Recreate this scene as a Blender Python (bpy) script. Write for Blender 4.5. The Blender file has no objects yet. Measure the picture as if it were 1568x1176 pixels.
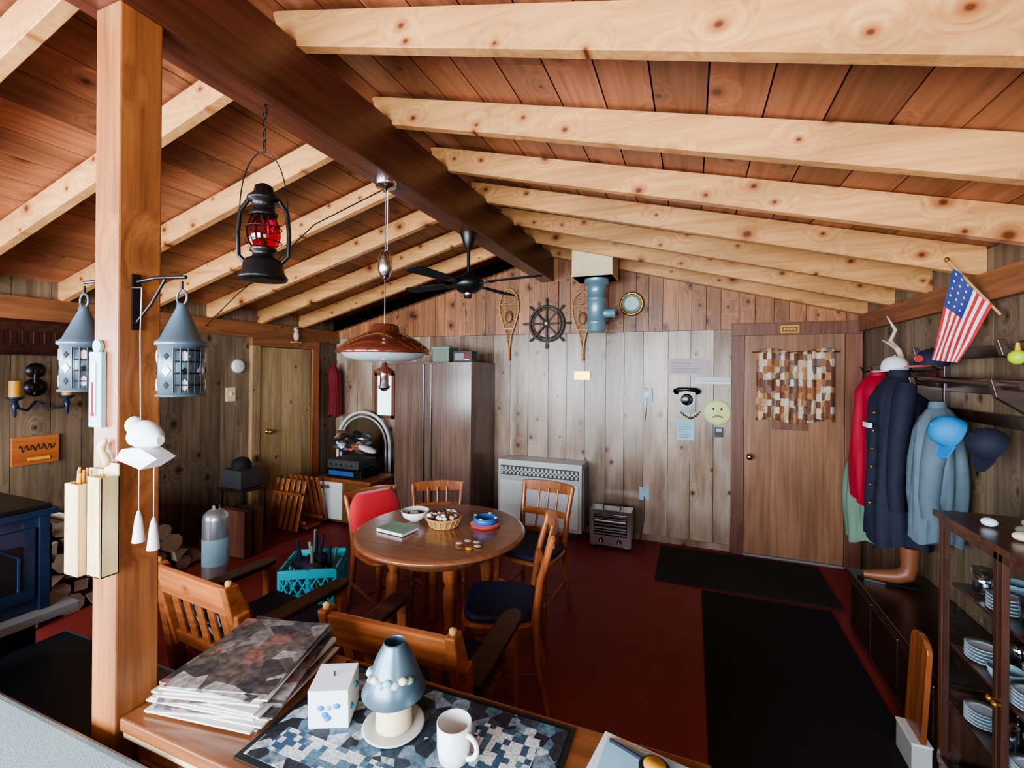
import bpy, bmesh, math, random
from mathutils import Matrix, Vector, Euler
random.seed(3)
R=math.radians
def S(r,g,b):
    def f(c):
        c/=255.0
        return c/12.92 if c<=0.04045 else ((c+0.055)/1.055)**2.4
    return (f(r),f(g),f(b),1)
def sc(c,k): return (min(c[0]*k,1),min(c[1]*k,1),min(c[2]*k,1),1)

# ---------------------------------------------------------------- materials
def newmat(name):
    m=bpy.data.materials.new(name); m.use_nodes=True
    nt=m.node_tree; b=nt.nodes['Principled BSDF']
    return m,nt,b
def N(nt,t,**kw):
    n=nt.nodes.new('ShaderNode'+t)
    for k,v in kw.items():
        if k in n.inputs: n.inputs[k].default_value=v
        else: setattr(n,k,v)
    return n
def L(nt,a,b): nt.links.new(a,b)
def mixc(nt,fac,a,b,mode='MIX'):
    n=nt.nodes.new('ShaderNodeMix'); n.data_type='RGBA'; n.blend_type=mode
    for sock,val in ((n.inputs[0],fac),(n.inputs[6],a),(n.inputs[7],b)):
        if hasattr(val,'default_value'): L(nt,val,sock)
        else: sock.default_value=val
    return n.outputs[2]
def plain(name,col,rough=.5,metal=0,var=.12,scale=12,emit=0,coat=0,bump=0,alpha=1,sheen=0):
    m,nt,b=newmat(name)
    tc=N(nt,'TexCoord'); no=N(nt,'TexNoise',Scale=scale,Detail=3.0)
    L(nt,tc.outputs['Object'],no.inputs['Vector'])
    c=mixc(nt,no.outputs['Fac'],sc(col,1-var),sc(col,1+var))
    L(nt,c,b.inputs['Base Color'])
    b.inputs['Roughness'].default_value=rough; b.inputs['Metallic'].default_value=metal
    if coat: b.inputs['Coat Weight'].default_value=coat
    if emit:
        L(nt,c,b.inputs['Emission Color']); b.inputs['Emission Strength'].default_value=emit
    if bump:
        bp=N(nt,'Bump',Strength=bump,Distance=.004); n2=N(nt,'TexNoise',Scale=scale*6)
        L(nt,tc.outputs['Object'],n2.inputs['Vector']); L(nt,n2.outputs['Fac'],bp.inputs['Height']); L(nt,bp.outputs[0],b.inputs['Normal'])
    if sheen: b.inputs['Sheen Weight'].default_value=sheen
    return m
def glass(name,col=(1,1,1,1),gl=.12,rough=.05):
    m,nt,b=newmat(name); nt.nodes.remove(b)
    t=N(nt,'BsdfTransparent'); t.inputs[0].default_value=col
    g=N(nt,'BsdfGlossy',Roughness=rough); mx=N(nt,'MixShader')
    no=N(nt,'TexNoise',Scale=3.0); mr=N(nt,'MapRange'); mr.inputs[3].default_value=gl*.8; mr.inputs[4].default_value=gl*1.2
    L(nt,no.outputs['Fac'],mr.inputs[0]); L(nt,mr.outputs[0],mx.inputs[0])
    L(nt,t.outputs[0],mx.inputs[1]); L(nt,g.outputs[0],mx.inputs[2])
    L(nt,mx.outputs[0],nt.nodes['Material Output'].inputs[0]); return m
def wood(name,light,dark,axis='Z',flat='Y',rough=.5,var=.3,knots=1.0,kscale=3.2,kr=.055,knotcol=None,
         weather=None,wfac=.5,coat=0,grain=1.0,spec=.5,kcore=None,halo=2.8):
    m,nt,b=newmat(name)
    tc=N(nt,'TexCoord'); geo=N(nt,'NewGeometry')
    rnd=geo.outputs['Random Per Island']
    cmb=N(nt,'CombineXYZ')
    for i,k in enumerate((37.0,91.0,53.0)):
        mm=N(nt,'Math',operation='MULTIPLY'); mm.inputs[1].default_value=k
        L(nt,rnd,mm.inputs[0]); L(nt,mm.outputs[0],cmb.inputs[i])
    ad=N(nt,'VectorMath',operation='ADD'); L(nt,tc.outputs['Object'],ad.inputs[0]); L(nt,cmb.outputs[0],ad.inputs[1])
    ai='XYZ'.index(axis)
    ks=[kscale]*3; ks[ai]*=.8
    mk=N(nt,'Mapping'); mk.inputs['Scale'].default_value=ks; L(nt,ad.outputs[0],mk.inputs['Vector'])
    vo=N(nt,'TexVoronoi',Scale=1.0)
    if flat:
        vo.voronoi_dimensions='2D'
        fi='XYZ'.index(flat); keep=[i for i in range(3) if i!=fi]
        sp=N(nt,'SeparateXYZ'); L(nt,mk.outputs[0],sp.inputs[0]); cb=N(nt,'CombineXYZ')
        L(nt,sp.outputs[keep[0]],cb.inputs[0]); L(nt,sp.outputs[keep[1]],cb.inputs[1]); L(nt,cb.outputs[0],vo.inputs['Vector'])
    else: L(nt,mk.outputs[0],vo.inputs['Vector'])
    gs=[34.0]*3; gs[ai]=1.6
    mg=N(nt,'Mapping'); mg.inputs['Scale'].default_value=gs; L(nt,ad.outputs[0],mg.inputs['Vector'])
    inv=N(nt,'MapRange'); inv.inputs[1].default_value=0; inv.inputs[2].default_value=kr*5; inv.inputs[3].default_value=3.0*knots; inv.inputs[4].default_value=0
    L(nt,vo.outputs['Distance'],inv.inputs[0])
    ad2=N(nt,'VectorMath',operation='ADD'); L(nt,mg.outputs[0],ad2.inputs[0]); L(nt,inv.outputs[0],ad2.inputs[1])
    no=N(nt,'TexNoise',Scale=1.0,Detail=4.0,Roughness=.6); L(nt,ad2.outputs[0],no.inputs['Vector'])
    cr=N(nt,'MapRange'); cr.inputs[1].default_value=.3; cr.inputs[2].default_value=.72; cr.inputs[4].default_value=grain; L(nt,no.outputs['Fac'],cr.inputs[0])
    col=mixc(nt,cr.outputs[0],light,dark)
    ms=N(nt,'Mapping'); s2=[5.0]*3; s2[ai]=1.2; ms.inputs['Scale'].default_value=s2; L(nt,ad.outputs[0],ms.inputs['Vector'])
    n2=N(nt,'TexNoise',Scale=1.0,Detail=3.0); L(nt,ms.outputs[0],n2.inputs['Vector'])
    if weather:
        wr=N(nt,'MapRange'); wr.inputs[1].default_value=.38; wr.inputs[2].default_value=.66; wr.inputs[4].default_value=wfac; L(nt,n2.outputs['Fac'],wr.inputs[0])
        col=mixc(nt,wr.outputs[0],col,weather)
    mr=N(nt,'MapRange'); mr.inputs[3].default_value=1-var; mr.inputs[4].default_value=1+var*.6; L(nt,rnd,mr.inputs[0])
    mr2=N(nt,'MapRange'); mr2.inputs[1].default_value=.3; mr2.inputs[2].default_value=.7; mr2.inputs[3].default_value=.74; mr2.inputs[4].default_value=1.18; L(nt,n2.outputs['Fac'],mr2.inputs[0])
    pm=N(nt,'Math',operation='MULTIPLY'); L(nt,mr.outputs[0],pm.inputs[0]); L(nt,mr2.outputs[0],pm.inputs[1])
    gray=N(nt,'CombineXYZ')
    for i in range(3): L(nt,pm.outputs[0],gray.inputs[i])
    col=mixc(nt,1.0,col,gray.outputs[0],'MULTIPLY')
    if knots:
        kc=knotcol or sc(dark,.6); core=kcore or sc(kc,.4)
        spc=N(nt,'SeparateColor'); L(nt,vo.outputs['Color'],spc.inputs[0])
        kz=N(nt,'MapRange'); kz.inputs[3].default_value=.75; kz.inputs[4].default_value=2.6; L(nt,spc.outputs[0],kz.inputs[0])
        dm=N(nt,'Math',operation='MULTIPLY'); L(nt,vo.outputs['Distance'],dm.inputs[0]); L(nt,kz.outputs[0],dm.inputs[1])
        a=N(nt,'MapRange'); a.inputs[1].default_value=kr; a.inputs[2].default_value=kr*halo; a.inputs[3].default_value=.75*knots; a.inputs[4].default_value=0
        L(nt,dm.outputs[0],a.inputs[0]); col=mixc(nt,a.outputs[0],col,kc)
        c=N(nt,'MapRange'); c.inputs[1].default_value=kr*.5; c.inputs[2].default_value=kr*1.1; c.inputs[3].default_value=.85*knots; c.inputs[4].default_value=0
        L(nt,dm.outputs[0],c.inputs[0]); col=mixc(nt,c.outputs[0],col,core)
    L(nt,col,b.inputs['Base Color']); b.inputs['Roughness'].default_value=rough
    if coat: b.inputs['Coat Weight'].default_value=coat; b.inputs['Coat Roughness'].default_value=.2
    bp=N(nt,'Bump',Strength=.25,Distance=.003); L(nt,no.outputs['Fac'],bp.inputs['Height']); L(nt,bp.outputs[0],b.inputs['Normal'])
    return m
def patches(name,cols,scale=10,rough=.6,kind='vor',sx=1,sy=1,sz=1,lo=.45,hi=1.5):
    m,nt,b=newmat(name); tc=N(nt,'TexCoord'); mp=N(nt,'Mapping'); mp.inputs['Scale'].default_value=(sx,sy,sz)
    L(nt,tc.outputs['Object'],mp.inputs['Vector'])
    vo=N(nt,'TexVoronoi',Scale=scale); vo.distance='CHEBYCHEV' if kind!='vor' else 'EUCLIDEAN'
    vo.inputs['Randomness'].default_value={'sq':.25,'sq2':.5,'vor':1}[kind]
    L(nt,mp.outputs[0],vo.inputs['Vector'])
    sp=N(nt,'SeparateColor'); L(nt,vo.outputs['Color'],sp.inputs[0])
    rp=N(nt,'ValToRGB'); rp.color_ramp.interpolation='CONSTANT'
    e=rp.color_ramp.elements
    while len(e)<len(cols): e.new(.5)
    for i,c in enumerate(cols): e[i].position=i/len(cols); e[i].color=c
    L(nt,sp.outputs[0],rp.inputs[0])
    n=N(nt,'TexNoise',Scale=scale*3,Detail=4.0); L(nt,mp.outputs[0],n.inputs['Vector'])
    mr=N(nt,'MapRange'); mr.inputs[1].default_value=.3; mr.inputs[2].default_value=.7; mr.inputs[3].default_value=lo; mr.inputs[4].default_value=hi; L(nt,n.outputs['Fac'],mr.inputs[0])
    g=N(nt,'CombineXYZ')
    for i in range(3): L(nt,mr.outputs[0],g.inputs[i])
    L(nt,mixc(nt,1.0,rp.outputs[0],g.outputs[0],'MULTIPLY'),b.inputs['Base Color'])
    b.inputs['Roughness'].default_value=rough; return m

M={}
M['rafter']=wood('pine_rafter',S(224,170,110),S(190,130,78),'X','Y',.38,.14,1,5.0,.085,knotcol=S(150,84,46),kcore=S(74,36,20))
M['ceil']=wood('stained_ceiling_boards',S(168,108,76),S(120,72,50),'Y','Z',.42,.38,1,3.2,.055,knotcol=S(88,46,30),kcore=S(30,15,10))
M['beam']=wood('ridge_beam_stain',S(114,66,48),S(80,44,32),'Y',None,.34,.1,.5,2.5,.04)
M['post']=wood('post_wood',S(182,118,68),S(122,74,44),'Z',None,.4,.1,.9,4,.09,coat=.1)
M['wlow']=wood('weathered_boards',S(168,136,108),S(114,88,68),'Z','Y',.28,.26,1,3.0,.055,knotcol=S(96,60,40),kcore=S(34,20,14),weather=S(184,174,162),wfac=.55)
M['wup']=wood('gable_boards',S(188,130,90),S(134,86,58),'Z','Y',.4,.32,1,4.2,.07,knotcol=S(94,50,32),kcore=S(40,20,12))
M['wside']=wood('side_wall_boards',S(138,118,94),S(92,74,58),'Z','X',.45,.32,1,3.0,.055,knotcol=S(66,42,28),kcore=S(26,16,12))
M['trim']=wood('red_brown_trim',S(138,90,70),S(100,62,48),'Z',None,.45,.12,.3)
M['plate']=wood('plate_timber',S(164,106,68),S(118,72,46),'Y','X',.5,.15,.8)
M['door']=wood('door_veneer',S(164,122,94),S(132,94,70),'Z',None,.3,.05,0)
M['door2']=wood('plank_door',S(190,160,114),S(146,118,82),'Z','X',.5,.25,1,3.0,.05,knotcol=S(90,60,40))
M['table']=wood('table_maple',S(150,98,68),S(116,72,48),'X',None,.2,.05,0,coat=.6)
M['chair']=wood('chair_wood',S(172,102,58),S(122,68,38),'Z',None,.3,.12,0,coat=.3)
M['arm']=wood('armchair_wood',S(180,108,62),S(128,72,42),'X',None,.3,.2,.4,6,.05,coat=.3)
M['darkw']=wood('dark_stained_wood',S(66,40,30),S(40,24,18),'X',None,.3,.15,0,coat=.3)
M['ward']=wood('wardrobe_laminate',S(122,96,84),S(86,64,54),'Z',None,.16,.05,0,coat=.7)
M['side']=wood('sideboard_wood',S(150,96,60),S(106,64,40),'X',None,.28,.05,0,coat=.4)
M['cream']=plain('cream_paint',S(226,206,164),.5)
M['pinebox']=wood('pine_box',S(230,210,156),S(206,178,122),'Z',None,.5,.05,0)
M['cab']=wood('cabinet_dark_wood',S(92,58,46),S(58,36,28),'Z',None,.3,.1,0,coat=.3)
M['floor']=plain('red_floor_paint',S(140,54,50),.62,var=.2,scale=5,bump=.2)
M['mat']=plain('black_runner',S(20,19,24),.9,var=.25,scale=40,bump=.5)
M['mat2']=plain('door_mat_fibre',S(38,36,38),.9,var=.3,scale=60,bump=.6)
M['white']=plain('white_enamel',S(222,226,226),.35,var=.04)
M['offw']=plain('off_white_metal',S(188,192,190),.35,var=.06)
M['dgrey']=plain('dark_grey',S(60,60,62),.5)
M['grey']=plain('grey_plastic',S(130,134,136),.45)
M['black']=plain('black_metal',S(20,20,22),.35)
M['blackm']=plain('matte_black',S(13,13,15),.8)
M['chrome']=plain('chrome',S(215,218,222),.18,1,var=.04)
M['alu']=plain('brushed_steel',S(190,200,205),.3,.7,var=.06)
M['steel']=plain('galvanised_pipe',S(134,172,188),.35,.45,var=.12)
M['tin']=plain('tin_lantern_metal',S(92,114,128),.34,.5,var=.25)
M['brass']=plain('brass',S(196,150,70),.3,.9)
M['copper']=plain('brown_enamel',S(104,50,38),.16,.2,coat=.8)
M['milk']=plain('milk_glass',S(184,200,202),.2)
M['red']=plain('red_fabric',S(190,24,34),.75,sheen=.3)
M['redg']=glass('red_globe_glass',(.6,.06,.16,1),.12)
M['navy']=plain('navy_fabric',S(22,26,46),.8,var=.2)
M['flagblue']=plain('flag_blue',S(36,50,112),.7,var=.2)
M['navyc']=plain('navy_seat',S(28,36,68),.6,var=.2)
M['denim']=plain('slate_blue_cloth',S(90,108,120),.8,var=.22)
M['pink']=plain('crimson_jacket',S(170,24,52),.7,var=.15)
M['sage']=plain('sage_cloth',S(120,150,130),.8)
M['skyb']=plain('bright_blue_cap',S(30,130,190),.7)
M['teal']=plain('teal_crate_plastic',S(50,205,228),.4,var=.05)
M['blue']=plain('blue_plastic',S(50,90,150),.4)
M['lblue']=plain('pale_blue',S(150,190,205),.5)
M['stove']=plain('blue_enamel_stove',S(28,44,68),.3,.2,coat=.4)
M['bark']=plain('log_bark',S(84,70,58),.9,var=.4,scale=20,bump=.8)
M['logend']=plain('split_log_face',S(166,150,128),.8,var=.25,scale=18)
M['sofa']=plain('pale_sofa_fabric',S(142,166,176),.85,var=.08,scale=60,bump=.3)
M['otto']=plain('dark_blue_leather',S(24,36,50),.35,var=.2)
M['pipi']=plain('teal_piping',S(70,130,150),.5)
M['paper']=plain('newsprint',S(200,196,188),.8,var=.05)
M['papere']=patches('newspaper_print',[S(84,80,80),S(130,96,88),S(76,78,86),S(120,118,118),S(94,88,84),S(156,152,150),S(66,66,70)],16,.35)
M['wpaper']=plain('white_paper',S(222,224,228),.7,var=.03)
M['bpaper']=plain('blue_paper',S(150,200,220),.7,var=.05)
M['ppaper']=plain('pink_paper',S(196,180,186),.7,var=.08)
M['runner']=patches('runner_weave',[S(36,40,50),S(106,122,134),S(46,58,72),S(160,172,178),S(30,32,40),S(76,102,118)],26,.7,'vor')
M['check']=patches('runner_check',[S(190,196,198),S(50,76,100),S(200,204,202),S(80,112,130)],60,.7,'sq')
M['curt']=patches('patchwork_curtain',[S(200,172,136),S(150,96,64),S(216,204,184),S(116,74,54),S(178,128,88),S(206,188,160),S(130,110,100)],24,.8,'sq2',1.2,.01,.7,.7,1.25)
M['wick']=plain('wicker',S(200,150,90),.6,var=.3,scale=60,bump=.8)
M['shell']=plain('seashell',S(210,190,165),.5,var=.35,scale=30)
M['wax']=plain('candle_wax',S(228,216,174),.4,var=.04)
M['ylw']=plain('yellow_candle',S(214,160,60),.45)
M['lime']=plain('frown_face_plate',S(208,216,140),.4,var=.04)
M['bigl']=plain('lime_green',S(180,215,30),.4)
M['orange']=wood('orange_sign',S(190,112,58),S(152,82,42),'Y',None,.4,.05,0)
M['marn']=plain('maroon_sign',S(56,20,22),.4)
M['green']=plain('olive_box',S(110,130,112),.5)
M['brown']=plain('leather_brown',S(130,80,52),.45,var=.2)
M['rope']=plain('rawhide',S(190,150,100),.7)
M['wheel']=plain('ship_wheel_wood',S(62,58,56),.45)
M['glass']=glass('clear_glass',(.96,.98,.99,1),.05)
M['glassw']=glass('glassware_blue',(.78,.9,.96,1),.30)
M['china']=plain('china_plate',S(205,220,230),.2)
M['mirror']=plain('mirror_silver',S(150,140,130),.08,1,var=.02)
M['sky']=plain('daylight_pane',S(225,240,255),.5,emit=2.2,var=.02)
M['handset']=plain('bakelite',S(14,14,16),.18)
M['dred']=plain('dark_red_coat',S(110,20,26),.8)
M['patt']=patches('clutter_fabric',[S(40,44,60),S(180,170,165),S(90,50,40),S(30,30,34),S(190,60,60),S(90,110,130)],16,.7)
M['dots']=patches('dotted_cushion',[S(20,24,34),S(20,24,34),S(190,195,200),S(30,40,60)],34,.8,'sq')

# ---------------------------------------------------------------- mesh builder
class MB:
    def __init__(s,name): s.name=name;s.v=[];s.f=[];s.mi=[];s.sm=[];s.mats=[];s.M=Matrix()
    def mid(s,m):
        m=M[m] if isinstance(m,str) else m
        if m not in s.mats: s.mats.append(m)
        return s.mats.index(m)
    def add(s,vs,fs,m,smooth=False):
        o=len(s.v); k=s.mid(m)
        s.v+=[s.M@Vector(v) for v in vs]
        for f in fs: s.f.append([i+o for i in f]); s.mi.append(k); s.sm.append(smooth)
    def hexa(s,p,m): s.add(p,[(0,3,2,1),(4,5,6,7),(0,1,5,4),(1,2,6,5),(2,3,7,6),(3,0,4,7)],m)
    def box(s,c,z,m,rot=(0,0,0)):
        E=Euler(rot).to_matrix(); c=Vector(c)
        h=[Vector((a*z[0]/2,b*z[1]/2,d*z[2]/2)) for d in(-1,1) for a,b in((-1,-1),(1,-1),(1,1),(-1,1))]
        s.hexa([c+E@q for q in h],m)
    def bx(s,x0,x1,y0,y1,z0,z1,m): s.box(((x0+x1)/2,(y0+y1)/2,(z0+z1)/2),(abs(x1-x0),abs(y1-y0),abs(z1-z0)),m)
    def frame(s,d):
        d=Vector(d).normalized(); u=d.orthogonal().normalized()
        if abs(d.z)>.99: u=Vector((1,0,0))
        return u,d.cross(u)
    def loft(s,rings,m,smooth=True,caps=True,closed=False,capm=None):
        n=len(rings[0]); vs=[p for r in rings for p in r]; fs=[]
        k=len(rings)
        for i in range(k if closed else k-1):
            for j in range(n):
                a=i*n+j;b=i*n+(j+1)%n;i2=(i+1)%k
                fs.append((a,b,i2*n+(j+1)%n,i2*n+j))
        s.add(vs,fs,m,smooth)
        if caps and not closed:
            s.add(rings[0],[tuple(range(n))],capm or m); s.add(rings[-1],[tuple(range(n))],capm or m)
    def cyl(s,p0,p1,r0,m,r1=None,seg=16):
        p0=Vector(p0);p1=Vector(p1);r1=r0 if r1 is None else r1
        u,w=s.frame(p1-p0)
        s.loft([[p+(u*math.cos(2*math.pi*i/seg)+w*math.sin(2*math.pi*i/seg))*r for i in range(seg)] for p,r in((p0,r0),(p1,r1))],m)
    def lathe(s,c,prof,m,seg=24,d=(0,0,1),caps=True,sx=1,sy=1):
        c=Vector(c);d=Vector(d).normalized();u,w=s.frame(d)
        s.loft([[c+d*z+(u*sx*math.cos(2*math.pi*i/seg)+w*sy*math.sin(2*math.pi*i/seg))*max(r,.0004) for i in range(seg)] for r,z in prof],m,True,caps)
    def tube(s,pts,r,m,seg=8,closed=False):
        pts=[Vector(p) for p in pts];n=len(pts);rings=[];u=None
        for i,p in enumerate(pts):
            a=pts[i-1] if(i>0 or closed) else p; b=pts[(i+1)%n] if(i<n-1 or closed) else p
            d=(b-a).normalized()
            if u is None: u,_=s.frame(d)
            u=(u-d*u.dot(d)).normalized(); w=d.cross(u)
            rr=r[i] if isinstance(r,(list,tuple)) else r
            rings.append([p+(u*math.cos(2*math.pi*j/seg)+w*math.sin(2*math.pi*j/seg))*rr for j in range(seg)])
        s.loft(rings,m,True,True,closed)
    def ball(s,c,r,m,seg=16,rg=10):
        if not isinstance(r,(tuple,list)): r=(r,r,r)
        c=Vector(c)
        s.loft([[c+Vector((r[0]*math.sin(t)*math.cos(a),r[1]*math.sin(t)*math.sin(a),r[2]*math.cos(t))) for a in [2*math.pi*j/seg for j in range(seg)]] for t in [.02+(math.pi-.04)*i/rg for i in range(rg+1)]],m)
    def ext(s,pts,t,m):
        pts=[Vector(p) for p in pts];t=Vector(t);n=len(pts)
        s.add(pts+[p+t for p in pts],[tuple(range(n)),tuple(range(2*n-1,n-1,-1))]+[(i,(i+1)%n,(i+1)%n+n,i+n) for i in range(n)],m)
    def grid(s,fn,nu,nv,m,smooth=True,mf=None):
        P=[[fn(i/nu,j/nv) for j in range(nv+1)] for i in range(nu+1)]
        if mf is None:
            s.add([p for r in P for p in r],[(i*(nv+1)+j,(i+1)*(nv+1)+j,(i+1)*(nv+1)+j+1,i*(nv+1)+j+1) for i in range(nu) for j in range(nv)],m,smooth)
        else:
            for i in range(nu):
                for j in range(nv): s.add([P[i][j],P[i+1][j],P[i+1][j+1],P[i][j+1]],[(0,1,2,3)],mf(i,j),smooth)
    def build(s,loc=None,rz=0,bevel=0,keep=False,seg=2,solid=0,sub=0):
        if keep: o=Vector((0,0,0)); L0=Vector((0,0,0))
        elif loc is not None: o=Vector((0,0,0)); L0=Vector(loc)
        else:
            xs=[v.x for v in s.v];ys=[v.y for v in s.v];zs=[v.z for v in s.v]
            o=Vector(((min(xs)+max(xs))/2,(min(ys)+max(ys))/2,min(zs)));L0=o
        me=bpy.data.meshes.new(s.name); me.from_pydata([v-o for v in s.v],[],s.f)
        for m in s.mats: me.materials.append(m)
        me.polygons.foreach_set('material_index',s.mi); me.polygons.foreach_set('use_smooth',s.sm)
        bm=bmesh.new();bm.from_mesh(me);bmesh.ops.recalc_face_normals(bm,faces=bm.faces);bm.to_mesh(me);bm.free();me.update()
        ob=bpy.data.objects.new(s.name,me);bpy.context.scene.collection.objects.link(ob)
        ob.location=L0;ob.rotation_euler=(0,0,rz)
        if solid:
            q=ob.modifiers.new('s','SOLIDIFY');q.thickness=solid
        if bevel:
            q=ob.modifiers.new('b','BEVEL');q.width=bevel;q.segments=seg;q.limit_method='ANGLE';q.angle_limit=R(50)
        if sub:
            q=ob.modifiers.new('u','SUBSURF');q.levels=sub;q.render_levels=sub
        return ob
def parent(child,par):
    bpy.context.view_layer.update()
    child.parent=par; child.matrix_parent_inverse=par.matrix_world.inverted()

# ---------------------------------------------------------------- room
XL,XR,YB,YF=-4.4,1.38,4.8,-1.9
XC=-1.475
def zb(x): return 2.94-.262*abs(x-XC)
def zc(x): return zb(x)+.15
m=MB('floor'); m.bx(XL-.1,XR+.1,YF-.1,YB+.1,-.1,0,'floor'); m.build(keep=True)

m=MB('ceiling')
for side in(-1,1):
    x=XC; end=XR+.02 if side>0 else XL-.02
    w=.19
    while (x<end) if side>0 else (x>end):
        x2=x+side*w
        if (side>0 and x2>end) or (side<0 and x2<end): x2=end
        a,b=min(x,x2)+.003,max(x,x2)-.003
        y=YF; 
        while y<YB:
            y2=min(YB,y+random.uniform(1.6,3.6))
            if YB-y2<.5: y2=YB
            m.hexa([(a,y+.001,zc(a)),(b,y+.001,zc(b)),(b,y2-.001,zc(b)),(a,y2-.001,zc(a)),(a,y+.001,zc(a)+.02),(b,y+.001,zc(b)+.02),(b,y2-.001,zc(b)+.02),(a,y2-.001,zc(a)+.02)],'ceil')
            y=y2
        x=x2
for a,b in((XL-.1,XC),(XC,XR+.1)):
    m.hexa([(a,YF-.1,zc(a)+.019),(b,YF-.1,zc(b)+.019),(b,YB+.1,zc(b)+.019),(a,YB+.1,zc(a)+.019),(a,YF-.1,zc(a)+.08),(b,YF-.1,zc(b)+.08),(b,YB+.1,zc(b)+.08),(a,YB+.1,zc(a)+.08)],'blackm')
m.build(keep=True)

m=MB('ceiling_rafters')
for k in range(-5,8):
    y=1.36+.56*(k-0)
    if k==0: y=1.33
    if y>4.75: y=4.765
    for side in(-1,1):
        yy=y+(0 if side>0 else .03)
        if yy>4.75: yy=4.765
        a,b=(XC-.05,XR) if side>0 else (XL,XC+.05)
        t=.024
        if side>0: q=[(XC-.0,2.94),(b,zb(b)),(b,zc(b)),(XC-.055,zc(XC)+.0)]
        else: q=[(a,zb(a)),(XC,2.94),(XC+.055,zc(XC)),(a,zc(a))]
        m.hexa([(q[0][0],yy-t,q[0][1]),(q[1][0],yy-t,q[1][1]),(q[1][0],yy+t,q[1][1]),(q[0][0],yy+t,q[0][1]),
                (q[3][0],yy-t,q[3][1]),(q[2][0],yy-t,q[2][1]),(q[2][0],yy+t,q[2][1]),(q[3][0],yy+t,q[3][1])],'rafter')
m.build(keep=True,bevel=.003,seg=1)
m=MB('ridge_beam'); m.bx(-1.55,-1.40,YF,YB,2.665,2.94,'beam')
m.build(keep=True,bevel=.006)

def boards_y(m,xa,xb,zlo,zhi,y,t,mat,w=.2):
    x=xa
    while x<xb-.001:
        x2=min(xb,x+w*random.uniform(.85,1.2))
        if xb-x2<.06: x2=xb
        za=zhi(x) if callable(zhi) else zhi; zz=zhi(x2) if callable(zhi) else zhi
        a,b=x+.002,x2-.002
        m.hexa([(a,y,zlo),(b,y,zlo),(b,y+t,zlo),(a,y+t,zlo),(a,y,za),(b,y,zz),(b,y+t,zz),(a,y+t,za)],mat)
        x=x2
m=MB('wall_back')
boards_y(m,XL,XR,0,2.1,YB,.02,'wlow',.2)
boards_y(m,XL,XC,2.103,zc,YB-.012,.03,'wup',.135); boards_y(m,XC,XR,2.103,zc,YB-.012,.03,'wup',.135)
m.ext([(XL-.1,YB+.018,0),(XR+.1,YB+.018,0),(XR+.1,YB+.018,zc(XR)+.05),(XC,YB+.018,zc(XC)+.05),(XL-.1,YB+.018,zc(XL)+.05)],(0,.08,0),'blackm')
m.build(keep=True)
def boards_x(m,ya,yb,x,t,mat,z0,z1,w=.19):
    y=ya
    while y<yb-.001:
        y2=min(yb,y+w*random.uniform(.85,1.2))
        if yb-y2<.06: y2=yb
        m.bx(x,x+t,y+.002,y2-.002,z0,z1,mat); y=y2
def sidewall(name,x,xo,gap):
    m=MB(name)
    ya,yb,za,zz=gap
    for (a,b,c,d) in((YF,ya,0,2.33),(yb,YB,0,2.33),(ya,yb,0,za),(ya,yb,zz,2.33)):
        if b>a and d>c:
            boards_x(m,a,b,x,.02,'wside',c,d)
            m.bx(min(xo,xo+.08),max(xo,xo+.08),a,b,c,d+(.07 if d>2 else 0),'blackm')
    m.build(keep=True)
sidewall('wall_left',XL-.02,XL-.1,(-1.6,.1,.85,1.95))
sidewall('wall_right',XR,XR+.02,(-1.6,-.2,.85,1.95))  # rear opening here is made up to let in the added fill light
m=MB('wall_rear')
wx0,wx1,wz0,wz1=-4.0,.2,.75,2.25
m.bx(XL-.1,wx0,YF-.1,YF,0,2.4,'wside');m.bx(wx1,XR+.1,YF-.1,YF,0,2.4,'wside');m.bx(wx0,wx1,YF-.1,YF,0,wz0,'wside')
m.ext([(XL-.1,YF,wz1),(XR+.1,YF,wz1),(XR+.1,YF,zc(XR)+.05),(XC,YF,zc(XC)+.05),(XL-.1,YF,zc(XL)+.05)],(0,-.1,0),'wside')
m.build(keep=True)
m=MB('window_1')
for x in(-4.0,-2.95,-1.9,-.85,.17): m.bx(x,x+.03,YF-.07,YF-.03,wz0,wz1,'trim')
m.bx(wx0,wx1,YF-.07,YF-.03,wz0,wz0+.03,'trim');m.bx(wx0,wx1,YF-.07,YF-.03,wz1-.03,wz1,'trim')
m.build()
for nm,x,ya,yb in(('window_3',XL-.06,-1.6,.1),('added_fill_window',XR+.03,-1.6,-.2)):  # right-hand frame is made up, around the added fill light
    m=MB(nm); m.bx(x,x+.03,ya,yb,.85,.88,'trim');m.bx(x,x+.03,ya,yb,1.92,1.95,'trim')
    for y in(ya,(ya+yb)/2-.015,yb-.03): m.bx(x,x+.03,y,y+.03,.85,1.95,'trim')
    m.build()
m=MB('trim_1'); m.bx(XL,XL+.05,YF,YB,2.03,2.19,'plate'); m.build(bevel=.004)
m=MB('trim_2'); m.bx(XR-.045,XR,YF,YB,2.06,2.2,'plate'); m.build(bevel=.004)
m=MB('trim_3'); m.bx(-1.45,-1.35,YB-.045,YB-.012,2.11,2.665,'plate'); m.bx(.347,1.37,YB-.03,YB-.012,2.15,2.16,'plate'); m.build()

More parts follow.
